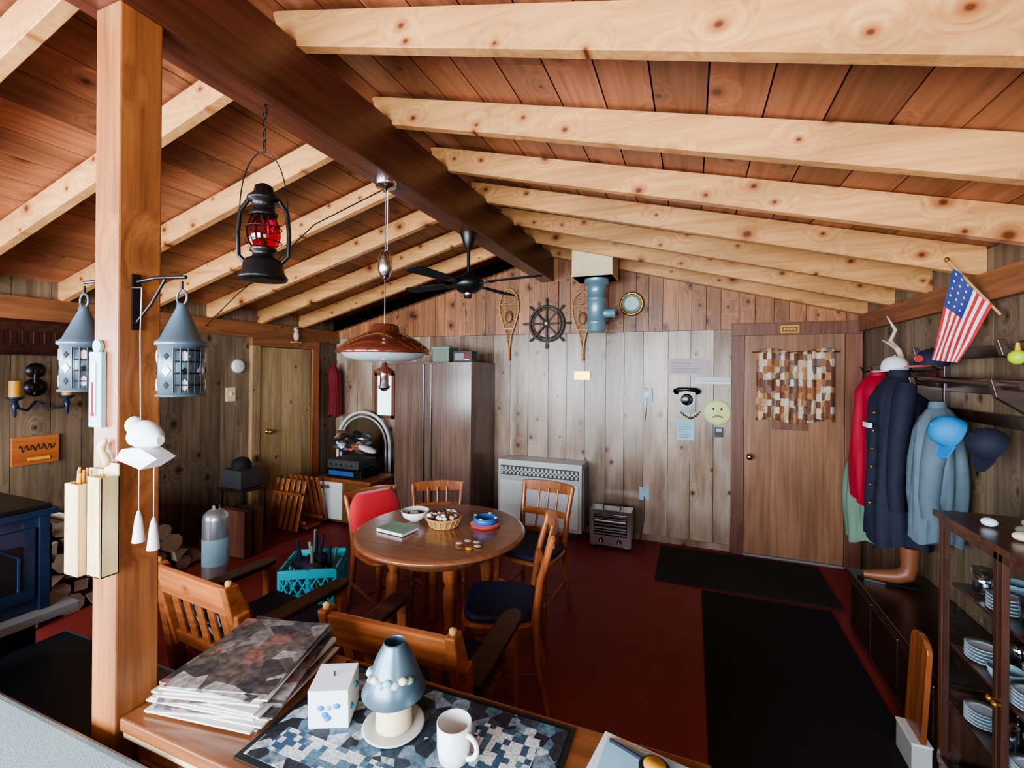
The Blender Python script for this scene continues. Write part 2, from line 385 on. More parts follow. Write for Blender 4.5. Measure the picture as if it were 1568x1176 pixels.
m=MB('door_1')
m.bx(.456,1.237,YB-.03,YB-.002,.02,2.04,'door')
m.bx(.683,.963,YB-.05,YB-.03,1.18,1.29,'trim')
m.lathe((.50,YB-.03,.92),[(.025,0),(.025,.008),(.01,.012),(.01,.035),(.026,.045),(.03,.06),(.02,.075),(.001,.078)],'chrome',d=(0,-1,0))
m.build()
m=MB('trim_4')
m.bx(.347,.452,YB-.05,YB,0,2.04,'trim'); m.bx(1.24,1.36,YB-.05,YB,0,2.04,'trim'); m.bx(.347,1.36,YB-.052,YB,2.04,2.15,'trim'); m.bx(.45,1.24,YB-.06,YB,0,.02,'grey')
m.build(bevel=.003)
m=MB('door_curtain')
def cf(u,v):
    x=.551+.606*u; pl=math.sin(u*58)*.012+math.sin(u*23+1)*.008
    return (x,YB-.066+pl*(.5+.6*(1-v)),1.255+.02*math.sin(u*9)+.645*v)
m.grid(cf,90,12,'curt'); m.cyl((.52,YB-.06,1.885),(1.19,YB-.06,1.885),.007,'brass')
m.build(solid=.003)
m=MB('door_sign'); m.bx(.74,.89,YB-.065,YB-.052,2.055,2.125,'ylw'); m.bx(.755,.875,YB-.068,YB-.064,2.068,2.112,'brown')
for i in range(4): m.bx(.765+i*.026,.783+i*.026,YB-.07,YB-.067,2.08,2.10,'ylw')
m.build()
m=MB('door_2')
y=3.62
for i in range(5): m.bx(XL+.005,XL+.03,y+.002,y+.1405,.01,1.93,'door2'); y+=.1425
m.lathe((XL+.03,3.72,1.0),[(.03,0),(.03,.008),(.012,.012),(.012,.035),(.028,.045),(.03,.06),(.001,.075)],'brass',d=(1,0,0))
m.build()
m=MB('trim_5'); m.bx(XL,XL+.05,3.51,3.61,0,1.94,'door2');m.bx(XL,XL+.05,4.34,4.45,0,1.94,'chair');m.bx(XL,XL+.052,3.51,4.45,1.94,2.03,'plate'); m.build(bevel=.003)
m=MB('window_2'); m.bx(-3.72,-3.5,YB-.012,YB-.004,1.12,1.62,'sky')
for a in((-3.76,-3.72,1.08,1.66),(-3.5,-3.46,1.08,1.66)): m.bx(a[0],a[1],YB-.03,YB,a[2],a[3],'trim')
m.bx(-3.76,-3.46,YB-.03,YB,1.62,1.66,'trim');m.bx(-3.76,-3.46,YB-.03,YB,1.08,1.12,'trim'); m.build()
m=MB('baseboard_back'); m.bx(-4.3,.345,YB-.018,YB,0,.06,'wlow'); m.build()

m=MB('support_post'); m.bx(-1.505,-1.40,.735,.84,0,2.665,'post'); m.build(bevel=.005)
m=MB('runner_rug'); m.bx(.08,.93,.3,3.84,0.001,.012,'mat'); m.build(bevel=.003)
m=MB('door_mat'); m.bx(-.27,1.02,3.9,4.66,0.001,.016,'mat2'); m.build(bevel=.003)

# ---------------------------------------------------------------- furniture
def tleg(m,x,y,h,r,mat,tx=0,ty=0):
    pr=[(.55,0),(.75,.03),(.6,.08),(.85,.2),(1.05,.33),(.75,.4),(1.1,.43),(.75,.46),(1.0,.6),(1.1,.75),(.7,.8),(1.1,.84),(1.1,1)]
    seg=12;rings=[]
    for a,z in pr:
        rings.append([(x+tx*(1-z)+math.cos(2*math.pi*i/seg)*r*a,y+ty*(1-z)+math.sin(2*math.pi*i/seg)*r*a,h*z) for i in range(seg)])
    m.loft(rings,mat)
m=MB('round_dining_table')
m.lathe((0,0,.705),[(.47,0),(.50,.006),(.512,.018),(.505,.03),(.49,.035)],'table',64)
m.lathe((0,0,.62),[(.33,0),(.34,0),(.34,.085),(.33,.085)],'table',48)
for k in range(4):
    a=R(40+90*k); tleg(m,.27*math.cos(a),.27*math.sin(a),.65,.036,'chair',.05*math.cos(a),.05*math.sin(a))
m.build((-1.41,2.43,0))

def dining_chair(loc,rz,cushion=None,seatm='navyc',H=.86):
    m=MB('dining_chair'); w='chair'; q=(H-.45)/.41
    zz=lambda z:.45+(z-.45)*q
    for sx in(-1,1):
        tleg(m,sx*.17,.17,.43,.021,w,sx*.02,.02)
        m.tube([(sx*.19,-.24,0),(sx*.175,-.185,.25),(sx*.17,-.175,.45),(sx*.18,-.20,zz(.65)),(sx*.195,-.26,H)],[.015,.02,.022,.019,.017],w,10)
        m.cyl((sx*.18,-.2,.2),(sx*.18,.18,.17),.011,w,seg=8)
    m.cyl((-.18,.0,.185),(.18,.0,.185),.011,w,seg=8); m.cyl((-.18,.18,.28),(.18,.18,.28),.011,w,seg=8)
    def seat(z0,z1,k,mat):
        pts=[]
        for i in range(28):
            a=2*math.pi*i/28; c,sn=math.cos(a),math.sin(a)
            pts.append((k*.215*math.copysign(abs(c)**.55,c)*(1+.06*sn),k*.205*math.copysign(abs(sn)**.55,sn),0))
        m.loft([[(p[0]*q_,p[1]*q_,z) for p in pts] for q_,z in((.94,z0),(1,z0+(z1-z0)*.3),(1,z0+(z1-z0)*.7),(.93,z1))],mat)
    seat(.42,.45,1,w); seat(.45,.485,.94,cushion or seatm)
    def rail(z,h,yb,t=.022,bow=.03,half=.19):
        rings=[]
        for i in range(13):
            u=-1+2*i/12;x=u*half;y=yb-bow*(1-u*u);hh=h*(1-.25*u*u)
            rings.append([(x,y-t/2,z-hh/2),(x,y+t/2,z-hh/2),(x,y+t/2,z+hh/2),(x,y-t/2,z+hh/2)])
        m.loft(rings,w,False)
    rail(H-.02,.085,-.255,.024,.035,.205); rail(zz(.66),.05,-.20,.018,.02,.18); rail(zz(.53),.035,-.18,.018,.02,.17)
    for i in(-1,0,1): m.cyl((i*.07,-.20,zz(.53)),(i*.075,-.275,H-.03),.009,w,seg=8)
    if cushion:
        rings=[]
        for i in range(13):
            v=i/12; z=.50+(H-.49)*v; y=-.15-.085*max(0,(z-.45))/.4+.01; f=math.sin(math.pi*(.05+.9*v))**.22
            rings.append([(.20*f*math.copysign(abs(math.cos(t))**.5,math.cos(t)),y+.05*f*math.sin(t),z) for t in [2*math.pi*j/24 for j in range(24)]])
        m.loft(rings,cushion)
    return m.build(loc,rz,bevel=.002,seg=1)
dining_chair((-1.96,2.66,0),R(-113),'red',H=.80)
dining_chair((-1.77,3.0,0),R(-148),H=.78)
dining_chair((-1.03,3.02,0),R(-188),H=.85)
dining_chair((-.94,2.26,0),R(-250),H=.88)

def armchair(loc,rz,pillow=False):
    m=MB('wooden_armchair'); w='arm'; m.M=Matrix.Diagonal((1,1,.93,1))
    for sx in(-1,1):
        m.box((sx*.28,.24,.31),(.05,.05,.62),w); m.box((sx*.28,-.24,.36),(.05,.06,.76),w,(R(8),0,0))
        m.box((sx*.28,0,.12),(.035,.5,.05),w)
        pts=[(sx*.285+a,b,.62) for a,b in((-.045,-.26),(.045,-.26),(.05,.2),(.035,.26),(0,.285),(-.035,.26),(-.05,.2))]
        m.ext(pts,(0,0,.028),'darkw')
    m.box((0,.23,.36),(.52,.03,.08),w); m.box((0,-.2,.33),(.52,.03,.08),w)
    for i in range(6): m.box((0,-.17+i*.078,.405-.008*(5-i)*.6),(.52,.066,.018),w)
    m.box((0,-.325,.79),(.50,.028,.14),w,(R(12),0,0)); m.box((0,-.245,.47),(.50,.026,.07),w,(R(12),0,0))
    for i in range(5): m.box((-.18+i*.09,-.283,.625),(.05,.014,.28),w,(R(12),0,0))
    for sx in(-1,1):
        m.ext([(sx*.26-.02,-.36,.87),(sx*.26-.02,-.30,.87),(sx*.26-.02,-.20,.62),(sx*.26-.02,-.20,.42),(sx*.26-.02,-.26,.42)],(.04,0,0),w)
        m.lathe((sx*.26,-.33,.865),[(.012,0),(.012,.008),(.016,.014),(.012,.024),(.001,.028)],'wick',10)
    m.box((0,.03,.44),(.47,.44,.06),'navyc'); 
    if pillow:
        rings=[]
        for i in range(9):
            v=i/8;z=.48+.28*v;f=math.sin(math.pi*(.08+.84*v))**.4;y=-.18-.06*v
            rings.append([(.19*f*math.copysign(abs(math.cos(t))**.6,math.cos(t)),y+.045*f*math.sin(t),z) for t in [2*math.pi*j/20 for j in range(20)]])
        m.loft(rings,'dots')
    return m.build(loc,rz,bevel=.006)
armchair((-1.02,1.68,0),R(3)); armchair((-1.99,1.67,0),R(-5),True)

m=MB('sideboard')
m.bx(-1.39,.05,.74,1.17,.745,.78,'side'); m.bx(-1.385,.045,.745,1.165,.725,.745,'cream'); m.bx(-1.36,.03,.765,1.15,.08,.725,'side')
for i in range(3): 
    x=-1.33+i*.455; m.bx(x,x+.43,.752,.766,.14,.68,'side'); m.lathe((x+.38,.752,.5),[(.008,0),(.008,.01),(.014,.018),(.001,.025)],'brass',12,d=(0,-1,0))
for x in(-1.34,0):
    for y in(.79,1.12): m.bx(x-.025,x+.025,y-.025,y+.025,0,.08,'side')
m.build(bevel=.005)

m=MB('wardrobe')
m.bx(-3.03,-2.1,4.215,4.79,.04,1.78,'ward'); m.bx(-3.0,-2.13,4.24,4.78,0,.04,'black')
m.bx(-3.03,-2.665,4.195,4.215,.08,1.76,'ward'); m.bx(-2.65,-2.575,4.20,4.215,.08,1.76,'ward'); m.bx(-2.56,-2.1,4.195,4.215,.08,1.76,'ward')
m.bx(-2.666,-2.649,4.205,4.216,.08,1.76,'black'); m.bx(-2.576,-2.559,4.205,4.216,.08,1.76,'black')
m.build(bevel=.004)
m=MB('clock_radio'); m.bx(-2.36,-2.14,4.28,4.42,1.781,1.90,'black'); m.bx(-2.34,-2.23,4.275,4.28,1.80,1.88,'grey'); m.bx(-2.22,-2.16,4.275,4.28,1.84,1.87,'red')
for i in range(3): m.cyl((-2.21+i*.02,4.28,1.81),(-2.21+i*.02,4.27,1.81),.006,'chrome',seg=8)
m.build(bevel=.006)
m=MB('storage_tin'); m.bx(-2.62,-2.42,4.3,4.5,1.781,1.92,'green'); m.bx(-2.63,-2.41,4.29,4.51,1.92,1.945,'sage'); m.tube([(-2.56,4.4,1.945),(-2.55,4.4,1.97),(-2.49,4.4,1.97),(-2.48,4.4,1.945)],.005,'grey'); m.build(bevel=.008)

m=MB('wall_gas_heater')
m.bx(-1.93,-1.02,4.52,4.785,.06,.75,'offw'); m.bx(-1.90,-1.05,4.505,4.52,.10,.54,'white'); m.bx(-1.88,-1.07,4.56,4.75,.0,.06,'dgrey')
m.bx(-1.90,-1.05,4.512,4.52,.59,.69,'dgrey')
for i in range(19): m.bx(-1.895+i*.045,-1.87+i*.045,4.506,4.516,.60,.68,'offw')
m.bx(-1.90,-1.05,4.506,4.52,.628,.648,'offw')
m.bx(-1.0199,-1.005,4.56,4.75,.1,.7,'grey')
m.build(bevel=.008)
m=MB('electric_space_heater')
m.bx(-.91,-.52,4.4,4.58,.03,.37,'chrome'); m.bx(-.87,-.56,4.392,4.402,.13,.33,'black')
for i in range(7): m.bx(-.865,-.565,4.385,4.394,.145+i*.028,.153+i*.028,'chrome')
m.tube([(-.86,4.397,.2),(-.57,4.397,.2)],.007,'white');m.tube([(-.86,4.397,.27),(-.57,4.397,.27)],.007,'white')
for x in(-.8,-.63): m.cyl((x,4.40,.08),(x,4.375,.08),.024,'black',.018); m.bx(x-.003,x+.003,4.370,4.376,.065,.095,'white')
for x in(-.87,-.56): m.bx(x-.02,x+.02,4.39,4.59,0,.03,'black')
m.tube([(-.80,4.49,.37),(-.79,4.49,.40),(-.64,4.49,.40),(-.63,4.49,.37)],.008,'black')
m.tube([(-.52,4.5,.08),(-.44,4.45,.02),(-.40,4.6,.01),(-.48,4.7,.01),(-.44,4.76,.2),(-.44,4.78,.43)],.004,'black')
m.build(bevel=.01)

m=MB('low_cabinet'); m.bx(-3.84,-3.17,3.95,4.35,.03,.48,'side'); m.bx(-3.83,-3.52,3.935,3.95,.06,.46,'white'); m.bx(-3.49,-3.18,3.935,3.95,.06,.46,'side'); m.bx(-3.87,-3.14,3.93,4.36,.48,.505,'chair'); m.bx(-3.8,-3.2,3.97,4.33,0,.03,'black')
m.build(bevel=.004)
m=MB('stereo'); m.bx(-3.78,-3.3,3.98,4.3,.507,.60,'black'); m.bx(-3.76,-3.34,3.98,4.28,.605,.70,'dgrey'); m.bx(-3.74,-3.4,3.972,3.98,.53,.58,'blue')
for i in range(5): m.cyl((-3.7+i*.07,3.98,.65),(-3.7+i*.07,3.965,.65),.014,'chrome',seg=10)
m.build(bevel=.005)
m=MB('pile_of_bags')
for i in range(18): 
    m.M=Matrix.Translation((-3.75+random.random()*.42,4.08+random.random()*.14,.765+random.random()*.2))@Matrix.Rotation(random.uniform(-.6,.6),4,'Y')@Matrix.Rotation(random.uniform(-1,1),4,'Z')
    m.ball((0,0,0),(random.uniform(.05,.11),.06,random.uniform(.02,.04)),random.choice(['patt','blackm','patt','brown','wpaper','dgrey']),14,8)
m.M=Matrix(); m.build()
m=MB('arched_mirror'); cx=-3.84; rr=.40
arc=[(cx-rr,4.66,.0),(cx-rr,4.66,.74)]+[(cx-rr*math.cos(t),4.66,.76+rr*math.sin(t)) for t in [math.pi*i/20 for i in range(1,20)]]+[(cx+rr,4.66,.74),(cx+rr,4.66,0)]
m.tube(arc,.018,'white'); arc2=[(cx+(p[0]-cx)*.86,p[1],.76+(p[2]-.76)*.86 if p[2]>.7 else p[2]) for p in arc]; m.tube(arc2,.012,'offw')
m.ext([(p[0],4.67,p[2]+.001) for p in arc2],(0,.01,0),'mirror'); m.build()

# garments
def garment(m,c,zt,zbm,wy,dx,mat,seed=0,sleeve=True,trim=None,sl=.05):
    rnd=random.Random(seed); ph=[rnd.uniform(0,6) for _ in range(4)]
    n=56;rings=[]
    for i in range(30):
        t=i/29; z=zt+(zbm-zt)*t
        f=.22+.78*min(1,(t/.16))**.6 if t<.16 else 1+.10*(t-.16)-.06*math.sin(t*6+ph[0])
        ring=[]
        for j in range(n):
            a=2*math.pi*j/n
            q=1+(.10*math.sin(5*a+ph[1]+1.5*t)+.07*math.sin(9*a+ph[2]-2*t)+.03*math.sin(17*a+8*t))*min(1,t*3)
            ring.append((c[0]+dx/2*f*q*math.cos(a),c[1]+wy/2*f*q*math.sin(a)+.02*math.sin(3*t+ph[3]),z+(.02*math.sin(3*a) if i==29 else 0)))
        rings.append(ring)
    m.loft(rings,mat)
    m.lathe((c[0],c[1],zt-.03),[(dx*.16,0),(dx*.2,.02),(dx*.17,.05)],mat,16)
    if sleeve:
        for sgn in(-1,1):
            y0=c[1]+sgn*wy*.38; Ls=(zt-zbm)*.72
            pts=[(c[0],y0,zt-.07),(c[0]-.02,y0+sgn*sl,zt-.16),(c[0]-.05,y0+sgn*sl*1.2,zt-.07-Ls*.45),(c[0]-.06,y0+sgn*sl,zt-.07-Ls*.8),(c[0]-.05,y0+sgn*sl,zt-.07-Ls)]
            m.tube(pts,[.05,.06,.05,.045,.042],mat,14)
            if trim: m.tube([pts[3],pts[4]],[.048,.045],trim,14)
    return m
m=MB('crimson_jacket'); garment(m,(1.22,3.94,0),1.70,.80,.32,.26,'pink',1,True); m.build()
m=MB('navy_coat'); garment(m,(1.19,3.50,0),1.70,.66,.26,.28,'navy',2,True,None,.03); m.bx(1.02,1.04,3.45,3.55,1.36,1.39,'wpaper')
for i in range(6): m.ball((1.035-.004*i,3.40,1.46-i*.11),(.010,.010,.010),'brass',8,6)
m.build()
m=MB('slate_blue_jacket'); garment(m,(1.23,3.13,0),1.53,.80,.16,.20,'denim',3,True,None,.015); m.build()
m=MB('sage_towel'); garment(m,(1.23,4.32,0),1.05,.42,.26,.18,'sage',4,False); m.build()
m=MB('red_coat'); garment(m,(-4.27,4.62,0),1.75,1.1,.14,.14,'dred',5,False); m.build()
m=MB('coat_hook_rail'); m.bx(XR-.025,XR,3.46,4.6,1.68,1.76,'darkw')
for i in range(5):
    y=3.6+i*.22; m.tube([(XR-.02,y,1.72),(XR-.09,y,1.71),(XR-.11,y,1.75)],.006,'black')
m.build()
def cap(name,c,mat,brim,rz=0,tilt=0,logo=None,s=1):
    m=MB(name); m.M=Matrix.Rotation(tilt,4,'Y')@Matrix.Scale(s,4)
    m.lathe((0,0,0),[(.09,0),(.092,.03),(.085,.07),(.06,.105),(.02,.12),(.001,.122)],mat,24); m.ball((0,0,.122),.008,mat,8,6)
    m.ext([(.07,-.075,.0),(.11,-.07,.0),(.15,-.045,-.008),(.165,0,-.012),(.15,.045,-.008),(.11,.07,0),(.07,.075,0)],(0,0,.006),brim)
    if logo: m.ball((.086,0,.05),(.012,.035,.025),logo,12,8)
    return m.build(c,rz)
cap('baseball_cap',(1.22,3.17,1.74),'navy','red',R(200),0,'red',.8)
cap('white_sun_hat',(1.22,3.66,1.715),'wpaper','wpaper',R(200),0,None,.8)
cap('blue_cap',(1.14,2.74,1.42),'skyb','skyb',R(185),R(65),None,.8)
cap('navy_cap',(1.2,2.57,1.39),'navy','navy',R(190),R(60),None,.75)
m=MB('wall_rack')
for y in(2.56,3.36):
    m.bx(XR-.03,XR,y,y+.06,1.42,2.0,'darkw')
    m.ext([(XR-.03,y+.015,1.50),(XR-.17,y+.015,1.60),(XR-.19,y+.015,1.68),(XR-.16,y+.015,1.68),(XR-.15,y+.015,1.635),(XR-.03,y+.015,1.62)],(0,.03,0),'darkw')
    m.ext([(XR-.03,y+.015,1.72),(XR-.15,y+.015,1.78),(XR-.17,y+.015,1.85),(XR-.14,y+.015,1.85),(XR-.13,y+.015,1.81),(XR-.03,y+.015,1.80)],(0,.03,0),'darkw')
for z in(1.45,1.60,1.78): m.bx(XR-.022,XR,2.5,3.44,z,z+.06,'darkw')
m.tube([(XR-.14,2.45,1.655),(XR-.14,3.0,1.665),(XR-.14,3.45,1.67)],[.022,.018,.014],'darkw')
m.build(bevel=.003)
m=MB('american_flag')
A=Vector((1.22,2.95,2.24));B=Vector((1.33,2.86,2.03));C=Vector((1.14,2.97,1.77));D=Vector((1.235,2.93,1.755))
def ff(u,v):
    p=(A.lerp(B,u)).lerp(C.lerp(D,u),v); return p+Vector((-.5,-.8,0))*(.016*math.sin(u*8+v*6))*(.3+v)
m.grid(ff,26,52,'red',True,lambda i,j:('wpaper' if (i%4==2 and j%4==2) else 'flagblue') if (i<14 and j<22) else ('red' if (i//2)%2==0 else 'wpaper'))
m.cyl((1.205,2.965,2.27),(1.35,2.845,1.98),.006,'wick'); m.ball((1.2,2.97,2.28),.012,'brass',10,6)
m.build()
m=MB('antler'); m.tube([(1.37,3.96,1.78),(1.33,3.93,1.86),(1.30,3.98,1.93),(1.31,3.92,2.0),(1.27,3.95,2.1)],[.016,.018,.014,.011,.004],'shell',10); m.tube([(1.31,3.93,1.88),(1.26,3.9,1.91),(1.22,3.88,1.93)],[.012,.009,.003],'shell',8); m.build()
m=MB('fishing_float'); m.ball((1.24,2.5,1.77),.03,'bigl'); m.cyl((1.24,2.5,1.795),(1.24,2.5,1.83),.01,'ylw',.006); m.tube([(1.24,2.5,1.83),(1.3,2.5,1.85),(1.37,2.5,1.84)],.003,'black'); m.build()
m=MB('storage_bench'); m.bx(.96,1.37,2.42,3.62,.395,.42,'darkw'); m.bx(.98,1.36,2.45,3.6,.0,.395,'cab'); 
for i in range(3): m.bx(.97,.98,2.49+i*.37,2.83+i*.37,.06,.36,'darkw')
m.build(bevel=.005)
m=MB('leather_boot')
m.M=Matrix.Translation((1.22,3.42,.421))@Matrix.Rotation(R(170),4,'Z')
m.tube([(0,0,.24),(0,0,.18),(0,0,.12),(.01,0,.075),(.06,0,.05),(.13,0,.04),(.22,0,.03)],[.048,.045,.042,.045,.042,.036,.022],'brown',14)
m.ext([(-.05,-.03,0),(.02,-.035,0),(.12,-.045,0),(.22,-.03,0),(.25,0,0),(.22,.03,0),(.12,.045,0),(.02,.035,0),(-.05,.03,0)],(0,0,.014),'black')
m.M=Matrix(); m.build()
m=MB('white_box'); m.bx(.875,.945,2.42,2.58,0.012,.13,'offw'); m.bx(.872,.948,2.417,2.583,.13,.14,'wpaper'); m.build(bevel=.003)
m=MB('wooden_board'); m.M=Matrix.Translation((.925,2.42,.141))
m.ext([(-.02,0,0),(-.02,.16,0)]+[(0.0,.08+.08*math.cos(t),.38+.055*math.sin(t)) for t in [math.pi*i/10 for i in range(11)]],(.02,0,0),'chair'); m.M=Matrix(); m.build(bevel=.003)

m=MB('china_cabinet'); X0,X1,Y0,Y1=.95,1.365,1.60,2.38
m.bx(X0-.02,X1,Y0-.02,Y1+.02,1.115,1.14,'cab'); m.bx(X0,X1,Y0,Y1,0,.12,'cab'); m.bx(X1-.012,X1,Y0,Y1,.12,1.115,'cab')
for y in(Y0,Y1-.022): 
    m.bx(X0,X0+.022,y,y+.022,.12,1.115,'cab'); m.bx(X1-.04,X1,y,y+.022,.12,1.115,'cab')
for z in(.36,.60,.85): m.bx(X0+.03,X1-.012,Y0+.01,Y1-.01,z,z+.012,'cab')
for y in(1.965,1.992): m.bx(X0-.008,X0+.012,y,y+.024,.12,1.115,'cab')
for z in(.13,1.085): m.bx(X0-.008,X0+.012,Y0,Y1,z,z+.028,'cab')
for y in(Y0+.004,Y1-.028): m.bx(X0-.008,X0,y,y+.024,.12,1.115,'cab')
for y in(Y1-.02,Y0+.01): m.add([(X0+.022,y,.12),(X1-.04,y,.12),(X1-.04,y,1.115),(X0+.022,y,1.115)],[(0,1,2,3)],'glass')
for a,b in((Y0+.03,1.965),(2.01,Y1-.03)): m.add([(X0+.004,a,.158),(X0+.004,b,.158),(X0+.004,b,1.085),(X0+.004,a,1.085)],[(0,1,2,3)],'glass')
for y in(1.975,2.005): m.lathe((X0-.005,y,.62),[(.006,0),(.006,.01),(.013,.018),(.001,.025)],'brass',10,d=(-1,0,0))
m.build(bevel=.002,seg=1)
m=MB('glassware_and_plates')
for sh,z in enumerate((.375,.615,.865)):
    for ix in range(3):
        for iy in range(5):
            x=1.03+ix*.11; y=1.72+iy*.135+(ix%2)*.02
            if y>2.32: y=2.31
            k=(ix+iy*2+sh)%4
            if k==0 or (sh==1 and k==1):
                for q in range(5): m.lathe((x,y,z+q*.012),[(.02,0),(.035,.002),(.052,.012),(.053,.014),(.035,.006)],'china',20)
            elif k==1: m.lathe((x,y,z),[(.028,0),(.03,.005),(.006,.01),(.005,.05),(.02,.06),(.035,.09),(.033,.14)],'glassw',18,caps=False)
            elif k==2: m.lathe((x,y,z),[(.02,0),(.03,.01),(.036,.10),(.034,.10),(.028,.012)],'glassw',18,caps=False)
            else: m.lathe((x,y,z),[(.02,0),(.03,.004),(.045,.03),(.05,.055),(.046,.055),(.03,.012)],'lblue',20,caps=False)
for i in range(5): m.lathe((1.24,1.72+i*.13,.235),[(.001,0),(.06,.004),(.1,.012),(.102,.016)],'china',28,d=(-1,-.3,.25))
m.build()
m=MB('turned_wood_figurine'); m.lathe((1.24,2.30,1.141),[(.03,0),(.032,.01),(.015,.02),(.02,.05),(.028,.07),(.015,.1),(.022,.12),(.022,.15),(.008,.16),(.014,.18),(.001,.2)],'chair',16); m.build()
m=MB('seashell_collection')
for i in range(9): m.ball((1.0+random.random()*.18,1.7+random.random()*.6,1.158),(.02+random.random()*.015,.025,.016),random.choice(['shell','rope','china','green']),10,7)
m.build()

# ---------------------------------------------------------------- back wall items
YW=YB-.001; YU=YB-.013
m=MB('ship_wheel'); c=Vector((-1.475,YU-.03,2.21))
for r_,t_ in((.19,.014),(.16,.008)): m.tube([c+Vector((r_*math.cos(a),0,r_*math.sin(a))) for a in [2*math.pi*i/40 for i in range(40)]],t_,'wheel',8,True)
m.lathe(c+Vector((0,.03,0)),[(.045,0),(.045,.03),(.03,.045),(.012,.05)],'wheel',20,d=(0,-1,0)); m.cyl(c+Vector((0,-.02,0)),c+Vector((0,-.025,0)),.014,'brass')
for i in range(8):
    a=math.pi*i/4; d=Vector((math.cos(a),0,math.sin(a)))
    m.lathe(c,[(.01,.03),(.012,.08),(.008,.1),(.012,.13),(.01,.16),(.01,.2),(.006,.212),(.013,.235),(.011,.265),(.004,.275)],'wheel',10,d=d)
m.build()
def snowshoe(x,zt,zl):
    m=MB('snowshoe'); Ln=zt-zl
    ts=[i/24 for i in range(25)]
    W=[.115*(math.sin(math.pi*min(1,(t+.02)/.75)**.62) if t<.62 else 0) for t in ts]
    for i,t in enumerate(ts):
        if t>=.62: W[i]=max(.007,.11*(math.sin(math.pi*((.62+.02)/.75)**.62))*(1-(t-.62)/.25)) 
    P=[(x+W[i],YU-.02,zt-Ln*t) for i,t in enumerate(ts)]; Q=[(x-W[i],YU-.02,zt-Ln*t) for i,t in enumerate(ts)][::-1]
    m.tube([(x,YU-.02,zt+.012)]+P+Q,.009,'rafter',8,True)
    for t in(.2,.55):
        k=int(t*24); m.cyl((x-W[k],YU-.02,zt-Ln*t),(x+W[k],YU-.02,zt-Ln*t),.008,'rafter')
    for k in range(1,17):
        for s in(-1,1):
            a=min(k+2,17); m.cyl((x-s*W[k],YU-.02,zt-Ln*ts[k]),(x+s*W[a],YU-.02,zt-Ln*ts[a]),.0026,'rope',seg=5)
    m.ball((x,YU-.025,zt-Ln*.38),(.045,.012,.07),'brown',10,8)
    m.build()
snowshoe(-1.92,2.60,1.81); snowshoe(-1.08,2.53,1.81)
m=MB('flue_vent_box'); m.bx(-1.06,-.68,4.2,4.55,2.58,2.90,'cream'); m.bx(-1.065,-.675,4.195,4.555,2.58,2.60,'cream'); m.build(bevel=.004)
m=MB('stovepipe')
m.lathe((-.86,4.38,2.07),[(.05,0),(.08,.004),(.085,.01),(.085,.08),(.09,.085),(.09,.1),(.085,.105),(.085,.3),(.091,.305),(.091,.33),(.085,.335),(.085,.46),(.115,.465),(.115,.509)],'steel',32)
m.cyl((-.86,4.38,2.25),(-.86,4.785,2.25),.065,'steel',seg=28); m.lathe((-.79,4.38,2.25),[(.04,0),(.04,.09),(.046,.095),(.046,.11),(.001,.11)],'steel',20,d=(1,0,0)); m.build()
m=MB('brass_porthole_clock'); m.lathe((-.577,YU,2.385),[(.12,0),(.125,.01),(.12,.03),(.1,.035),(.095,.022)],'brass',36,d=(0,-1,0)); m.cyl((-.577,YU-.02,2.385),(-.577,YU-.026,2.385),.095,'sage',seg=32); m.cyl((-.577,YU-.026,2.385),(-.577,YU-.028,2.385),.07,'china',seg=32); m.build()
m=MB('frown_face_plate'); c=(.228,YW,1.31); m.lathe(c,[(.10,0),(.122,.006),(.122,.012),(.10,.012),(.001,.016)],'lime',36,d=(0,-1,0))
for s in(-1,1): m.ball((c[0]+s*.035,YW-.016,1.345),(.009,.005,.012),'black',10,8)
m.tube([(c[0]+.05*math.cos(t),YW-.018,1.245+.035*math.sin(t)) for t in [R(25)+R(130)*i/12 for i in range(13)]],.0035,'black',6); m.build()
m=MB('wall_telephone'); x=-.045
m.box((x,YW-.03,1.41),(.15,.06,.2),'handset'); m.lathe((x,YW-.06,1.43),[(.055,0),(.055,.012),(.045,.016),(.001,.016)],'handset',28,d=(0,-1,0))
for i in range(10): 
    a=R(-60+i*30); m.cyl((x+.038*math.cos(a),YW-.076,1.43+.038*math.sin(a)),(x+.038*math.cos(a),YW-.078,1.43+.038*math.sin(a)),.005,'dgrey',seg=8)
m.tube([(x-.10,YW-.07,1.505),(x-.08,YW-.1,1.525),(x,YW-.105,1.53),(x+.08,YW-.1,1.525),(x+.10,YW-.07,1.505)],[.03,.022,.018,.022,.03],'handset',12)
m.tube([(x-.06+i*.0045,YW-.03+.01*math.sin(i*1.3),1.31-.06*math.sin(i/40*math.pi)+.01*math.cos(i*1.3)) for i in range(41)],.004,'black',6)
m.build(bevel=.012)
def sheet(name,x,z,w,h,mat,extra=None,t=.006):
    m=MB(name); m.bx(x-w/2,x+w/2,YW-t,YW,z-h/2,z+h/2,mat)
    if extra: extra(m)
    m.build()
def lines(x,z,w,h,n,mat):
    def f(m):
        for i in range(n): m.bx(x-w/2,x-w/2+w*random.uniform(.6,1),YW-.008,YW-.006,z-h/2+i*h/n,z-h/2+(i+.35)*h/n,mat)
    return f
sheet('wall_notice',-.04,1.75,.38,.16,'ppaper',lines(-.04,1.75,.3,.11,4,'grey'))
sheet('blue_note',-.055,1.13,.16,.2,'bpaper',lines(-.055,1.13,.12,.15,6,'grey'))
sheet('brass_plaque',-1.085,1.65,.17,.09,'brass',lines(-1.085,1.65,.13,.05,2,'brown'),.012)
m=MB('narrow_wall_shelf'); m.bx(.03,.34,YW-.05,YW,1.585,1.605,'white'); m.bx(.03,.34,YW-.012,YW,1.605,1.65,'offw'); m.build()
